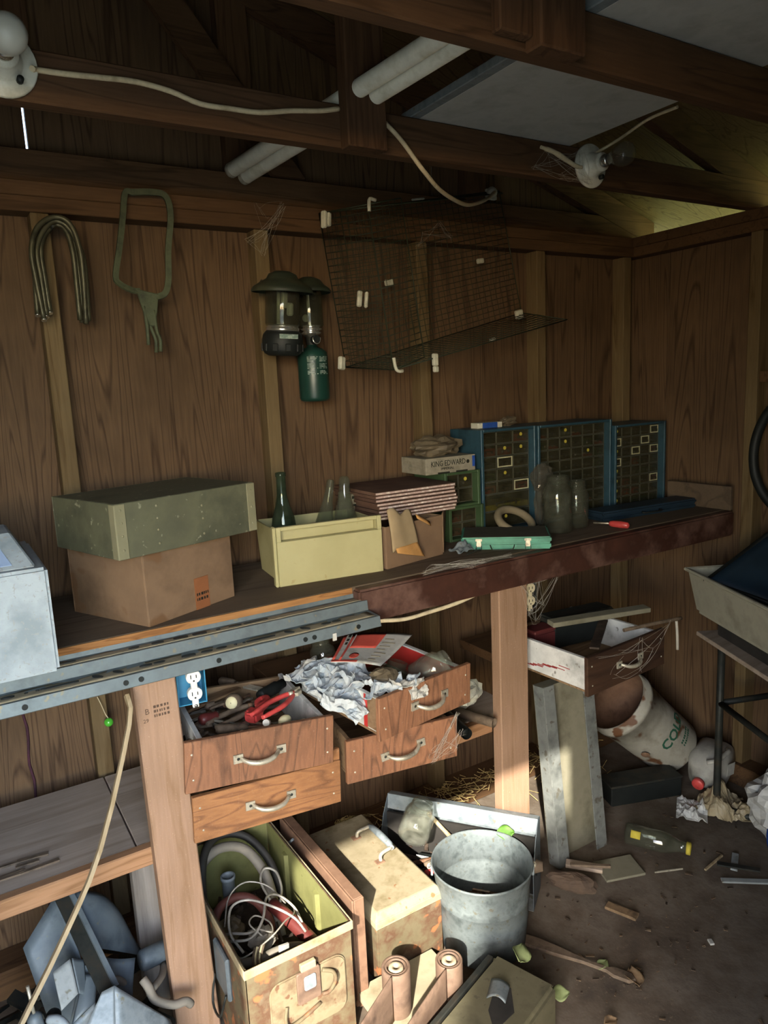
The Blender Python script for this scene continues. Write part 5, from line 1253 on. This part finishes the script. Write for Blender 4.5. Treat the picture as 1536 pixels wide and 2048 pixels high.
# straps, boards and khaki box at the bottom of the frame
def strap(label, c, r, z0, z1, end, bow):
    t = thing('strap_coil', label, 'strap', (c[0], c[1], 0))
    N = 60; turns = 3.2
    def sp(u):
        a = u * turns * 2 * math.pi; rr = .010 + (r - .010) * u
        return rr * math.cos(a + 2.6), rr * math.sin(a + 2.6)
    ex, ey = sp(1.0)
    MB().lathe([(0, z1 - .014), (.005, z1 - .014), (.007, z1 - .004), (.017, z1 - .003), (.0185, z1 - .010), (.0185, z0), (0, z0)], 20, cap=False).build('hub', 'coil_pale', t)
    MB().lathe([(.020, z1 - .012), (.0215, z1 - .003), (.026, z1 - .002), (.0265, z1 - .008), (.0275, z1 - .002), (r * .98, z1 - .001), (r * 1.02, z1 - .004), (r * 1.02, z0 + .006), (r * .97, z0)], 32, cap=False).build('outer_wrap', 'brown_leather', t)
    def tl(u, v):
        x = ex + (end[0] - c[0] - ex) * u + bow * math.sin(u * math.pi); y = ey + (end[1] - c[1] - ey) * u + bow * .5 * math.sin(u * math.pi)
        jag = .018 * max(0, mnoise.noise((u * 9, c[0] * 9, 0))) * (1 - v)
        return (x, y, z0 + jag + (z1 - z0 - jag) * v - .02 * u)
    MB().sheet(tl, 30, 4, .0035).build('tail', 'brown_leather', t)
    return t
strap('left coil of brown strap unrolling towards the viewer', (.768, 1.305), .034, .045, .165, (.585, 1.205), -.006)
strap('right coil of brown strap beside the khaki box', (.884, 1.250), .032, .045, .165, (.690, 1.160), -.004)
o = MB().box(.715, .945, 1.228, 1.415, .022, .043).build('plank', 'bright_board'); tag(o, 'sunlit pale board on the floor before the tan box', 'board')
o = MB().box(.73, .93, 1.235, 1.41, -.006, .0215).build('plank', 'drawer_board'); tag(o, 'dark plank lying beneath the sunlit pale board', 'board')
t = thing('metal_box', 'dull khaki metal box with a torn hole in its lid', 'box', (1.024, 1.243, 0), rz=18.7)
kb = MB(); kb.box(-.42, 0, -.165, 0, 0, .118)
kb.build('body', 'box_khaki', t, bevel=.010, seg=3)
MB().box(-.425, -.02, -.004, .010, .060, .122).build('flange', 'dark_metal', t, bevel=.002)
MB().prism([(-.16, -.075), (-.10, -.055), (-.075, -.085), (-.13, -.125), (-.20, -.115)], .1182, .1192).build('hole', 'dark_matte', t)
MB().sheet(lambda u, v: (-.135 + .055 * u, -.055 - .05 * v + .02 * u, .1195 + .022 * math.sin(v * 2.4) * (1 - .4 * u)), 6, 6, .0012).build('torn_metal', 'galvanised', t)
for y in (-.04, -.10): MB().lathe([(0, .006), (.016, .005), (.018, 0)], 16, T((.0, y, .06), 0, 0, 90), cap=False).build('end_boss', 'box_khaki', t)

# ------------------------------------------------------------------ heap under the left shelf
def quad_sheet(name, a, b, c, d, mat, parent, th=.0025, bend=0.0):
    a, b, c, d = (Vector(p) for p in (a, b, c, d)); nn = (b - a).cross(d - a).normalized()
    return MB().sheet(lambda u, v: (a * (1 - u) + b * u) * (1 - v) + (d * (1 - u) + c * u) * v + nn * bend * math.sin(math.pi * u) * math.sin(math.pi * (.2 + .8 * v)), 8, 8, th).build(name, mat, parent, world=True)
t = thing('metal_chute', 'folded blue-grey sheet metal chute under the lower shelf', 'sheet metal', (.13, 1.70, 0))
quad_sheet('panel', (.062, 1.57, .10), (.127, 1.56, .297), (.108, 1.72, .395), (.020, 1.68, .315), 'galv_blue', t, bend=-.01)
quad_sheet('panel', (.062, 1.57, .10), (.160, 1.55, .05), (.160, 1.58, .30), (.125, 1.56, .30), 'galv_blue', t)
quad_sheet('panel', (.135, 1.705, .393), (.225, 1.75, .285), (.275, 1.69, .16), (.165, 1.60, .30), 'galv_blue', t, bend=-.03)
ch = MB()
for off in (0, 1): 
    pass
ch.tube([(.110, 1.715, .402), (.163, 1.50, .268)], 0, n=4, sub=1, flat=(.006, .034)); ch.build('angle_bar', 'dark_metal', t, world=True)
MB().tube([(.128, 1.712, .402), (.180, 1.498, .270)], 0, n=4, sub=1, flat=(.012, .010)).build('angle_bar', 'galv_blue', t, world=True)
t = thing('metal_cowl', 'peaked galvanised metal cowl at the bottom left corner', 'sheet metal', (.17, 1.44, 0))
quad_sheet('facet', (.105, 1.435, .262), (.155, 1.405, .225), (.172, 1.465, .303), (.147, 1.465, .301), 'galvanised', t)
quad_sheet('facet', (.155, 1.405, .225), (.275, 1.425, .165), (.272, 1.445, .180), (.172, 1.465, .303), 'galvanised', t)
quad_sheet('facet', (.105, 1.435, .262), (.090, 1.39, .02), (.15, 1.37, .02), (.155, 1.405, .225), 'galvanised', t)
quad_sheet('facet', (.155, 1.405, .225), (.15, 1.37, .02), (.27, 1.40, .02), (.275, 1.425, .165), 'galvanised', t)
t = thing('metal_plate', 'small grey square plate leaning on the chute', 'plate', (.085, 1.53, .25))
quad_sheet('plate', (.066, 1.55, .326), (.103, 1.56, .333), (.106, 1.515, .280), (.070, 1.500, .270), 'trough_grey', t, .004)
quad_sheet('flange', (.106, 1.56, .333), (.130, 1.57, .310), (.122, 1.52, .262), (.108, 1.515, .280), 'galv_blue', t, .003)
t = thing('pry_plate', 'bent dark grey blade beside the square plate', 'sheet metal', (.12, 1.52, .2))
quad_sheet('blade', (.085, 1.49, .235), (.135, 1.50, .255), (.150, 1.55, .278), (.125, 1.55, .290), 'galv_blue', t, .003, .008)
quad_sheet('blade', (.085, 1.49, .235), (.10, 1.46, .15), (.15, 1.47, .17), (.135, 1.50, .255), 'galvanised', t, .003)
t = thing('saw_frame', 'grey cast saw handle lying under the shelf', 'saw', (.205, 1.58, .15))
quad_sheet('plate', (.165, 1.61, .270), (.240, 1.605, .232), (.215, 1.545, .190), (.165, 1.55, .220), 'galv_blue', t, .010, .012)
MB().tube([(.17 + .035 * math.cos(a), 1.57, .205 + .028 * math.sin(a)) for a in [i * .7 for i in range(9)]], .008, n=8, closed=True).build('grip', 'hose_grey', t, world=True)
t = thing('bent_pipe', 'bent grey pipe hook resting against the left bench leg', 'pipe', (.28, 1.49, .18))
MB().tube([(.236, 1.505, .255), (.244, 1.490, .240), (.254, 1.487, .207), (.290, 1.485, .176), (.318, 1.487, .168), (.330, 1.492, .150)], .0095, n=10, sub=5).build('hook', 'hose_grey', t, world=True)
MB().tube([(.248, 1.492, .228), (.283, 1.540, .212), (.30, 1.59, .20)], .008, n=10, sub=3).build('branch', 'hose_grey', t, world=True)
t = thing('foam_roll', 'grey padded roll beside the bent pipe', 'roll', (.275, 1.60, .18))
MB().lathe([(0, 0), (.020, .0), (.024, .006), (.024, .06), (.020, .066), (0, .066)], 16, aim((-.025, .0, .042), (.03, .01, .036))[0], cap=False).build('roll', 'galv_blue', t)
t = thing('awl', 'tool with grey handle standing at the bottom left', 'tool', (.02, 1.50, .20))
MB().lathe([(0, 0), (.016, 0), (.017, .05), (.014, .085), (.006, .092), (0, .092)], 14, cap=False).build('handle', 'galv_blue', t); MB().cyl((0, 0, .092), (-.004, .01, .15), .0035, n=8).build('shank', 'handle_metal', t)
t = thing('glass_lens', 'round shiny cap in the shadow under the chute', 'cap', (.055, 1.53, .24)); MB().ball((0, 0, 0), .016, 14, 9).build('dome', 'black_plastic', t)
t = thing('pale_handle', 'pale curved handle between the blade and the awl', 'handle', (.075, 1.47, .2))  # separate curved handle, not a hook
MB().tube([(-.03, .04, .055), (-.012, .02, .06), (.0, .0, .045), (.004, -.01, .0)], .009, n=10).build('handle', 'enamel_white', t)
t = thing('weathered_post', 'weathered grey post behind the left bench leg', 'post', (.33, 1.72, 0))
MB().box(.27, .345, 1.70, 1.74, 0, .491).build('post', 'weathered_v', t, bevel=.002, world=True)
t = thing('plank', 'edge of an upright plank at the far lower left', 'plank', (-.06, 1.52, 0)); MB().box(-.10, -.045, 1.50, 1.53, 0, .43).build('board', 'weathered_v', t, bevel=.002, world=True)
hp_ = MB()
for k in range(60): hp_.cbox(R(.03, .10), R(.006, .03), R(.004, .015), T((R(-.05, .29), R(1.50, 1.80), R(.02, .16)), R(0, 180), R(-30, 30), R(-30, 30)))
tag(hp_.build('scrap_heap', 'dark_metal'), 'dark jumbled scrap under the lower shelf', 'scrap', kind='stuff')

# ------------------------------------------------------------------ right of the second leg
t = thing('metal_trough', 'dusty grey metal trough leaning upright beside the right bench leg', 'trough', (1.60, 1.49, 0), rx=-6.5)
Wt, Ht = .205, .585
tb = MB(); tb.box(-.105, .105, .045, .050, 0, Ht); tb.build('back_panel', 'trough_olive', t)
for x0, x1 in ((-.108, -.063), (.060, .108)):
    MB().frustum((x0, x1, 0, .004), (x0, x1, .0, .004), 0, Ht).build('flange', 'trough_dusty', t, bevel=.001)
for x in (-.108, .1055): MB().box(x, x + .0025, .004, .045, 0, Ht).build('side', 'trough_dusty', t)
MB().box(-.105, .105, .004, .045, Ht - .003, Ht).build('top_cap', 'trough_olive', t)
t = thing('paint_bucket', 'tipped rusty white bucket with green lettering', 'bucket', (2.275, 1.675, .092))
ax_ = Vector((-.72, .23, .72)).normalized(); side_ = ax_.to_track_quat('Z', 'Y').to_matrix().to_4x4()
rb_, rt_, hb_ = .112, .128, .34
pr = [(.0, 0), (rb_, 0), (rb_ + .002, .006), (rb_ + (rt_ - rb_) * .55, hb_ * .55), (rt_, hb_ - .05), (rt_ + .006, hb_ - .048), (rt_ + .006, hb_ - .030), (rt_ + .001, hb_ - .028), (rt_ + .003, hb_), (rt_ - .003, hb_), (rb_ - .003, .006), (0, .006)]
bk = MB().lathe(pr, 40, side_, cap=False).build('body', 'bucket_white', t)
MB().lathe([(rt_ - .0035, hb_ - .002), (rb_ + .002, .12)], 40, side_, cap=False).build('inside_rust', 'rust_lid', t)
# lettering wrapped on the side facing the room
inv = side_.inverted(); toc = inv.to_3x3() @ Vector((-2.0, -1.6, 1.3)); ang0 = math.atan2(toc.y, toc.x)
lt = text_mesh('lettering', 'COLD', .058, 'ink_green', t, Matrix(), bold=.0012)
lt2 = print_marks('lettering', t, Matrix(), 2, .07, .010, 'ink_green')
for ob, zc, da in ((lt, .13, .42), (lt2, .078, .55)):
    for v in ob.data.vertices:
        z = zc + v.co.y; r = rb_ + (rt_ - rb_) * min(1, z / hb_) + .0025 + v.co.z; a = ang0 + da + v.co.x / r
        v.co = (side_) @ Vector((r * math.cos(a), r * math.sin(a), z))
MB().lathe([(0, .004), (.012, .003), (.016, 0)], 14, side_ @ T(((rt_ + .002) * math.cos(ang0 - .75), (rt_ + .002) * math.sin(ang0 - .75), .155), math.degrees(ang0 - .75), 0, 90), cap=False).build('handle_boss', 'rust', t)
t = thing('milk_jug', 'translucent plastic jug with red cap lying by the tipped bucket', 'jug', (2.280, 1.515, .074))
M = aim((0, 0, 0), (-.10, -.030, -.012))[0]
jb = MB(); 
prof = [(.0, -.105, 0), (.055, -.105, 0), (.066, -.09, 0), (.068, .02, 0), (.058, .05, 0), (.030, .085, 0), (.019, .098, 0), (.018, .105, 0)]
vs = []; n = 20
for r, z, _ in prof:
    for i in range(n):
        a = 2 * math.pi * i / n; ca, sa = math.cos(a), math.sin(a); e = .55 if r > .04 else 1
        vs.append((r * math.copysign(abs(ca) ** e, ca), r * math.copysign(abs(sa) ** e, sa), z))
fs = [(k*n + i, k*n + (i+1) % n, (k+1)*n + (i+1) % n, (k+1)*n + i) for k in range(len(prof) - 1) for i in range(n)] + [tuple((len(prof) - 1) * n + i for i in range(n))]
jb.add(vs, fs, M, True); jo = jb.build('body', 'jug_white', t)
MB().lathe([(0, .124), (.018, .124), (.021, .121), (.021, .106), (0, .105)], 20, M, cap=False).build('cap', 'red_plastic', t)
MB().tube([(-.058, -.030, .052), (-.04, -.055, .062), (0, -.058, .072), (.04, -.05, .072), (.058, -.03, .062)], .009, n=8).build('grip', 'jug_white', t)
MB().cbox(.055, .001, .045, T((.03, -.0685, .012), 8, 0, 10)).build('label', 'paper_white', t)
t = thing('ballast_box', 'long black box on the floor before the tipped bucket', 'box', (2.03, 1.62, 0), rz=-20)
MB().box(-.14, .14, -.045, .045, 0, .070).build('body', 'black_plastic', t, bevel=.004); MB().box(-.142, .142, -.047, .047, .0705, .078).build('lid', 'dark_metal', t, bevel=.002)

t = thing('metal_stand', 'dark tubular steel stand carrying a cream tub', 'stand', (2.17, 1.30, 0))
Lg = [(2.165, 1.405), (1.975, 1.02), (2.375, 1.33), (2.26, .93)]
for x, y in Lg: MB().tube([(x, y, .0), (x, y, .03), (x, y, .62)], .0125, n=10, sub=2).build('leg', 'dark_metal', t, world=True)
for a, b, z in ((0, 1, .40), (0, 2, .40), (0, 1, .63), (1, 3, .63), (2, 3, .63), (0, 2, .63)):
    MB().cyl((*Lg[a], z), (*Lg[b], z), .0105, n=10).build('rail', 'dark_metal', t, world=True)
MB().tube([(2.165, 1.405, .014), (2.185, 1.345, .012), (2.20, 1.30, .012)], .013, n=10).build('foot', 'dark_metal', t, world=True)
MB().box(-.01, .26, -.47, .01, 0, .014, T((2.105, 1.445, .643), -27)).build('top_board', 'weathered', t, bevel=.002, world=True)
t = thing('crate', 'dark flat crate between the stand and the tub', 'crate', (2.155, 1.375, .6575), rz=-27)
MB().box(-.04, .21, -.36, 0, 0, .080).build('body', 'dark_matte', t, bevel=.003)
t = thing('plastic_tub', 'cream plastic tub tilted on the metal stand', 'tub', (2.038, 1.452, .742), rz=-27)
wt, dt, ht = .36, .50, .146; q = .022
tm = MB(); th = .004
tm.frustum((q, q + th, -dt + q, -q), (0, th, -dt, 0), .012, ht); tm.frustum((wt - q - th, wt - q, -dt + q, -q), (wt - th, wt, -dt, 0), .012, ht)
tm.frustum((q + th, wt - q - th, -q - th, -q), (th, wt - th, -th, 0), .012, ht); tm.frustum((q + th, wt - q - th, -dt + q, -dt + q + th), (th, wt - th, -dt, -dt + th), .012, ht)
tm.box(q + .006, wt - q - .006, -dt + q + .006, -q - .006, 0, .012); tm.build('shell', 'tub_cream', t)
rm = MB(); rm.box(-.010, wt + .010, 0, .010, ht - .008, ht + .002); rm.box(-.010, wt + .010, -dt - .010, -dt, ht - .008, ht + .002); rm.box(-.010, 0, -dt, 0, ht - .008, ht + .002); rm.box(wt, wt + .010, -dt, 0, ht - .008, ht + .002)
rm.build('rim', 'tub_cream', t, bevel=.003)
t = thing('black_tray', 'black tray propped up inside the cream tub', 'tray', (2.02, 1.345, .86))
a, b = Vector((2.002, 1.36, .872)), Vector((2.255, 1.31, .995)); c_, d_ = Vector((2.30, 1.09, .93)), Vector((2.06, 1.10, .815))
quad_sheet('panel', a, b, c_, d_, 'dark_blue', t, .006)
MB().tube([d_, a, b, c_], .009, n=8, sub=1).build('rolled_edge', 'black_plastic', t, world=True)
def film_sheet(name, label, loc, s, seed, mat, rz=0, hgt=.35, cat='bag'):
    b = MB(); b.sheet(lambda u, v: ((u - .5) * s[0], (v - .5) * s[1], max(.004, hgt * s[1] * (1 - (2 * u - 1) ** 2) * (1 - (2 * v - 1) ** 2) + .05 * mnoise.noise((u * 3 + seed, v * 3, seed)) + .02 * mnoise.noise((u * 9, v * 9, seed)))), 22, 18, .0012, smooth=False)
    o = b.build(name, mat); o.matrix_world = T(loc, rz); return tag(o, label, cat)
film_sheet('plastic_bag', 'crumpled tan plastic bag on the floor by the stand leg', (2.19, 1.415, .0), (.17, .13), 4, 'tan_plastic', 20, .50)
film_sheet('paper_sheet', 'torn white wrapper lying before the tan plastic bag', (2.085, 1.445, .004), (.13, .10), 8, 'bag_white', 35, .10, 'wrapper')
film_sheet('plastic_bag', 'flat brown plastic scrap between stand leg and white sack', (2.215, 1.335, .0), (.10, .12), 11, 'tan_plastic', 50, .25)
t = thing('plastic_sack', 'white plastic sack with blue print at the right edge', 'sack', (2.20, 1.15, 0))
sb = crumple(.135, 24, (.9, 1.0, 1.0), .28, 30, 22); zmin = min(p[2] for p in sb.v)
sb.v = [(x, y, max(z, -.115) + .115) for x, y, z in sb.v]; so = sb.build('body', 'bag_white', t)
bp = MB()
bp.sheet(lambda u, v: tuple(Vector((math.cos(math.radians(172 + 55 * u)) * .9, math.sin(math.radians(172 + 55 * u)) * 1.0, 0)) * (.132 + .012 * math.sin(v * 3)) + Vector((0, 0, .015 + .10 * v))), 10, 8, .002); bp.build('blue_print', 'ink_blue', t)
ring = MB(); ring.tube([tuple(Vector((math.cos(math.radians(196 + 9 * math.cos(a))) * .9, math.sin(math.radians(196 + 9 * math.cos(a))), 0)) * .149 + Vector((0, 0, .075 + .024 * math.sin(a)))) for a in [i * math.pi / 6 for i in range(12)]], .004, n=6, closed=True); ring.build('white_print', 'paper_white', t)
MB().prism(rrect(.05, .04, .018), -.003, .003, T((-.115, -.02, .165), 20, 75, 0)).build('hole_patch', 'tan_plastic', t)

t = thing('glass_bottle', 'clear glass bottle with yellow rim lying on the floor', 'bottle', (1.765, 1.465, .036))
M = aim((0, 0, 0), (.10, -.165, -.006))[0]
pr = [(.030, 0), (.034, .006), (.034, .115), (.030, .135), (.019, .165), (.0165, .185), (.018, .187), (.018, .197), (.0165, .198)]
inner = [(max(.0005, r - .002), z + (.003 if i == 0 else 0)) for i, (r, z) in enumerate(pr)][::-1]
MB().lathe([(.0005, 0)] + pr + inner + [(.0005, .003)], 24, M, cap=False).build('glass_body', 'glass_clear', t)
MB().lathe([(.0175, .186), (.0195, .187), (.0195, .199), (.0150, .2005), (.0150, .199)], 20, M, cap=False).build('yellow_rim', 'label_yellow', t)
lbm = MB(); lbm.sheet(lambda u, v: tuple(M @ Vector((.0347 * math.cos(2.2 + .7 * u), .0347 * math.sin(2.2 + .7 * u), .02 + .03 * v))), 6, 2, .0006); lbm.build('label', 'label_yellow', t)
o = crumple(.05, 33, (1.55, .62, .55), .22, 20, 14).build('brick', 'brick_rust'); o.matrix_world = T((1.455, 1.405, .026), -58); tag(o, 'broken rusty brick fragment at the foot of the leaning trough', 'brick')
t = thing('ladle', 'dusty wooden spatula lying on the floor before the bucket', 'spatula', (1.255, 1.21, .006), rz=-63)
sp_ = MB(); sp_.prism([(-.155, -.016), (-.10, -.020), (-.04, -.016), (.03, -.008), (.09, -.008), (.11, -.016), (.15, -.016), (.165, 0), (.15, .016), (.11, .016), (.09, .008), (.03, .008), (-.04, .016), (-.10, .020), (-.155, .016)], 0, .010); sp_.build('body', 'tool_brown', t, bevel=.003)
for i, (lab, loc, rz, dim, mt) in enumerate((('long flat grey slat right of the yellow-rimmed bottle', (1.905, 1.125, .004), -42, (.15, .018, .006), 'trough_grey'), ('short grey slat beside the white sack', (1.955, 1.20, .004), 30, (.09, .02, .006), 'trough_grey'),
        ('dark metal strip pointing at the white sack', (1.935, 1.175, .01), -55, (.12, .02, .005), 'dark_metal'), ('thin pale stick near the plastic sack', (1.90, 1.235, .004), 5, (.10, .007, .006), 'stick'),
        ('thin grey rod in front of the yellow-rimmed bottle', (1.755, 1.290, .005), -28, (.09, .005, .005), 'handle_metal'), ('green-grey board scrap under the yellow-rimmed bottle', (1.64, 1.385, .005), -20, (.13, .09, .008), 'trough_olive'),
        ('small wooden wedge beside the leaning trough', (1.535, 1.43, .03), -50, (.11, .03, .012), 'weathered'), ('split wooden slat behind the brick fragment', (1.53, 1.40, .052), -38, (.12, .012, .008), 'tool_brown'), ('brown bark chip below the brick fragment', (1.50, 1.255, .005), -70, (.09, .028, .009), 'leaf_dry'),
        ('small white plastic clip on the trodden floor', (1.60, 1.04, .006), 60, (.018, .012, .006), 'paper_white'))):
    o = MB().cbox(dim[0], dim[1], dim[2]).build('wood_scrap', mt, None, bevel=.001); o.matrix_world = T(loc, rz, R(-3, 3), R(-3, 3)); tag(o, lab, 'scrap')
def leaf(label, loc, s, mat, rz, rx, seed):
    b = MB(); b.sheet(lambda u, v: ((u - .5) * s * 1.3, (v - .5) * s * (.15 + math.sin(math.pi * min(1, u * 1.05)) * .95), s * .25 * mnoise.noise((u * 2 + seed, v * 2, 0)) + s * .2 * (v - .5) ** 2), 8, 6, .0008)
    o = b.build('leaf', mat); o.matrix_world = T(loc, rz, rx, 0); return tag(o, label, 'leaf')
leaf('pale green leaf beside the khaki box', (1.065, 1.195, .130), .045, 'leaf_pale', 40, 20, 1)
leaf('smaller pale leaf at the right of the khaki box', (1.130, 1.130, .03), .036, 'leaf_pale', -30, 25, 2)
leaf('bright green leaf on the bucket rim', (1.248, 1.462, .238), .040, 'leaf_green', -30, 35, 3)
leaf('dry orange-brown leaf on the open floor', (1.335, 1.075, .012), .045, 'leaf_dry', 60, 6, 4)
leaf('dry tan leaf near the spatula', (1.30, 1.145, .012), .030, 'leaf_pale', 15, 8, 5)
leaf('curled tan leaf before the spatula tip', (1.185, 1.02, .010), .028, 'leaf_dry', -10, 10, 6)
chips = MB()
for k in range(260):
    x = R(1.15, 2.35); y = R(.65, 1.75)
    if R(0, 1) < .3: x = R(1.2, 1.7); y = R(1.05, 1.5)
    s = R(.002, .011); chips.cbox(s * R(.8, 2.2), s * .6, s * .25, T((x, y, -.006 + .012 * mnoise.noise((x * 4, y * 4, 0)) + s * .1), R(0, 180), R(-12, 12), R(-12, 12)))
tag(chips.build('floor_litter', 'litter'), 'small chips and leaf litter scattered over the dirt floor', 'litter', kind='stuff')
st = MB()
for k in range(420):
    x = R(1.30, 2.1) if k % 3 else R(.9, 1.5); y = R(1.87, 1.985); z = .074 + R(0, .022)
    if k % 5 == 0: y = R(1.78, 1.93); z = R(.0, .02)
    a = R(0, 360); L_ = R(.02, .06)
    st.cbox(L_, .0018, .0014, T((x, y, z), a, R(-15, 15), R(-18, 18)))
tag(st.build('straw', 'straw'), 'loose straw lying along the back wall sill', 'straw', kind='stuff')
nest = MB()
for k in range(70):
    a0 = R(0, 6.28); nest.tube([(.98 + .035 * math.cos(a0 + j * .5) * R(.6, 1.1), 1.945 + .018 * math.sin(a0 + j * .5), .10 + R(-.02, .03)) for j in range(4)], .0012, n=4, sub=2)
tag(nest.build('straw_tuft', 'straw'), 'matted straw tuft behind the tan box', 'straw', kind='stuff')

# cobwebs
def cobweb(label, pts, n, sag=.01, r=.00022):
    b = MB()
    for k in range(n):
        p, q = random.sample(pts, 2); p, q = Vector(p), Vector(q)
        jp = Vector((R(-1, 1), R(-1, 1), R(-1, 1))) * .008; m = (p + q) / 2 + Vector((0, 0, -sag * R(.3, 1.5))) + jp
        b.tube([p + jp, m, q - jp], r * R(.7, 1.6), n=3, sub=3, cap=False)
    o = b.build('cobweb', 'web'); return tag(o, label, 'cobweb', kind='stuff')
cobweb('dusty cobweb around the beige outlet on the right leg', [(1.43, 1.585, .925), (1.50, 1.58, .93), (1.44, 1.56, .83), (1.50, 1.56, .85), (1.56, 1.56, .935), (1.40, 1.55, .93), (1.47, 1.56, .80)], 40)
cobweb('cobweb strands left of the clear bulb', [(1.45, 1.484, 2.10), (1.50, 1.484, 2.05), (1.57, 1.48, 2.06), (1.56, 1.47, 2.11), (1.40, 1.484, 2.06), (1.60, 1.47, 2.04)], 34, .006)
cobweb('cobweb across the corner of the lower middle drawer', [(1.04, 1.395, .69), (1.03, 1.396, .60), (.96, 1.40, .585), (1.05, 1.39, .64), (.97, 1.405, .60), (1.0, 1.398, .63)], 30, .003)
cobweb('hanging cobweb threads over the dark drawer', [(1.52, 1.37, .735), (1.62, 1.37, .72), (1.58, 1.36, .66), (1.70, 1.37, .65), (1.72, 1.37, .74), (1.86, 1.38, .76), (1.76, 1.37, .70)], 16, .012, .0003)
cobweb('cobweb wisps along the top plate by the tubes', [(.84, 1.98, 2.03), (.88, 1.98, 2.0), (.86, 1.97, 1.96), (.80, 1.97, 1.93), (.84, 1.96, 1.90), (.92, 1.98, 2.04)], 22, .008)
cobweb('cobweb wisps across the wire cage top', [(1.38, 1.95, 1.99), (1.44, 1.95, 2.02), (1.36, 1.96, 1.95), (1.50, 1.96, 1.98)], 14, .006)
cobweb('dusty threads along the bench front beside the mint case', [(1.05, 1.54, 1.028), (1.15, 1.545, 1.03), (1.25, 1.53, 1.03), (1.35, 1.53, 1.03), (1.20, 1.52, 1.026), (1.10, 1.56, 1.035)], 40, -.004)
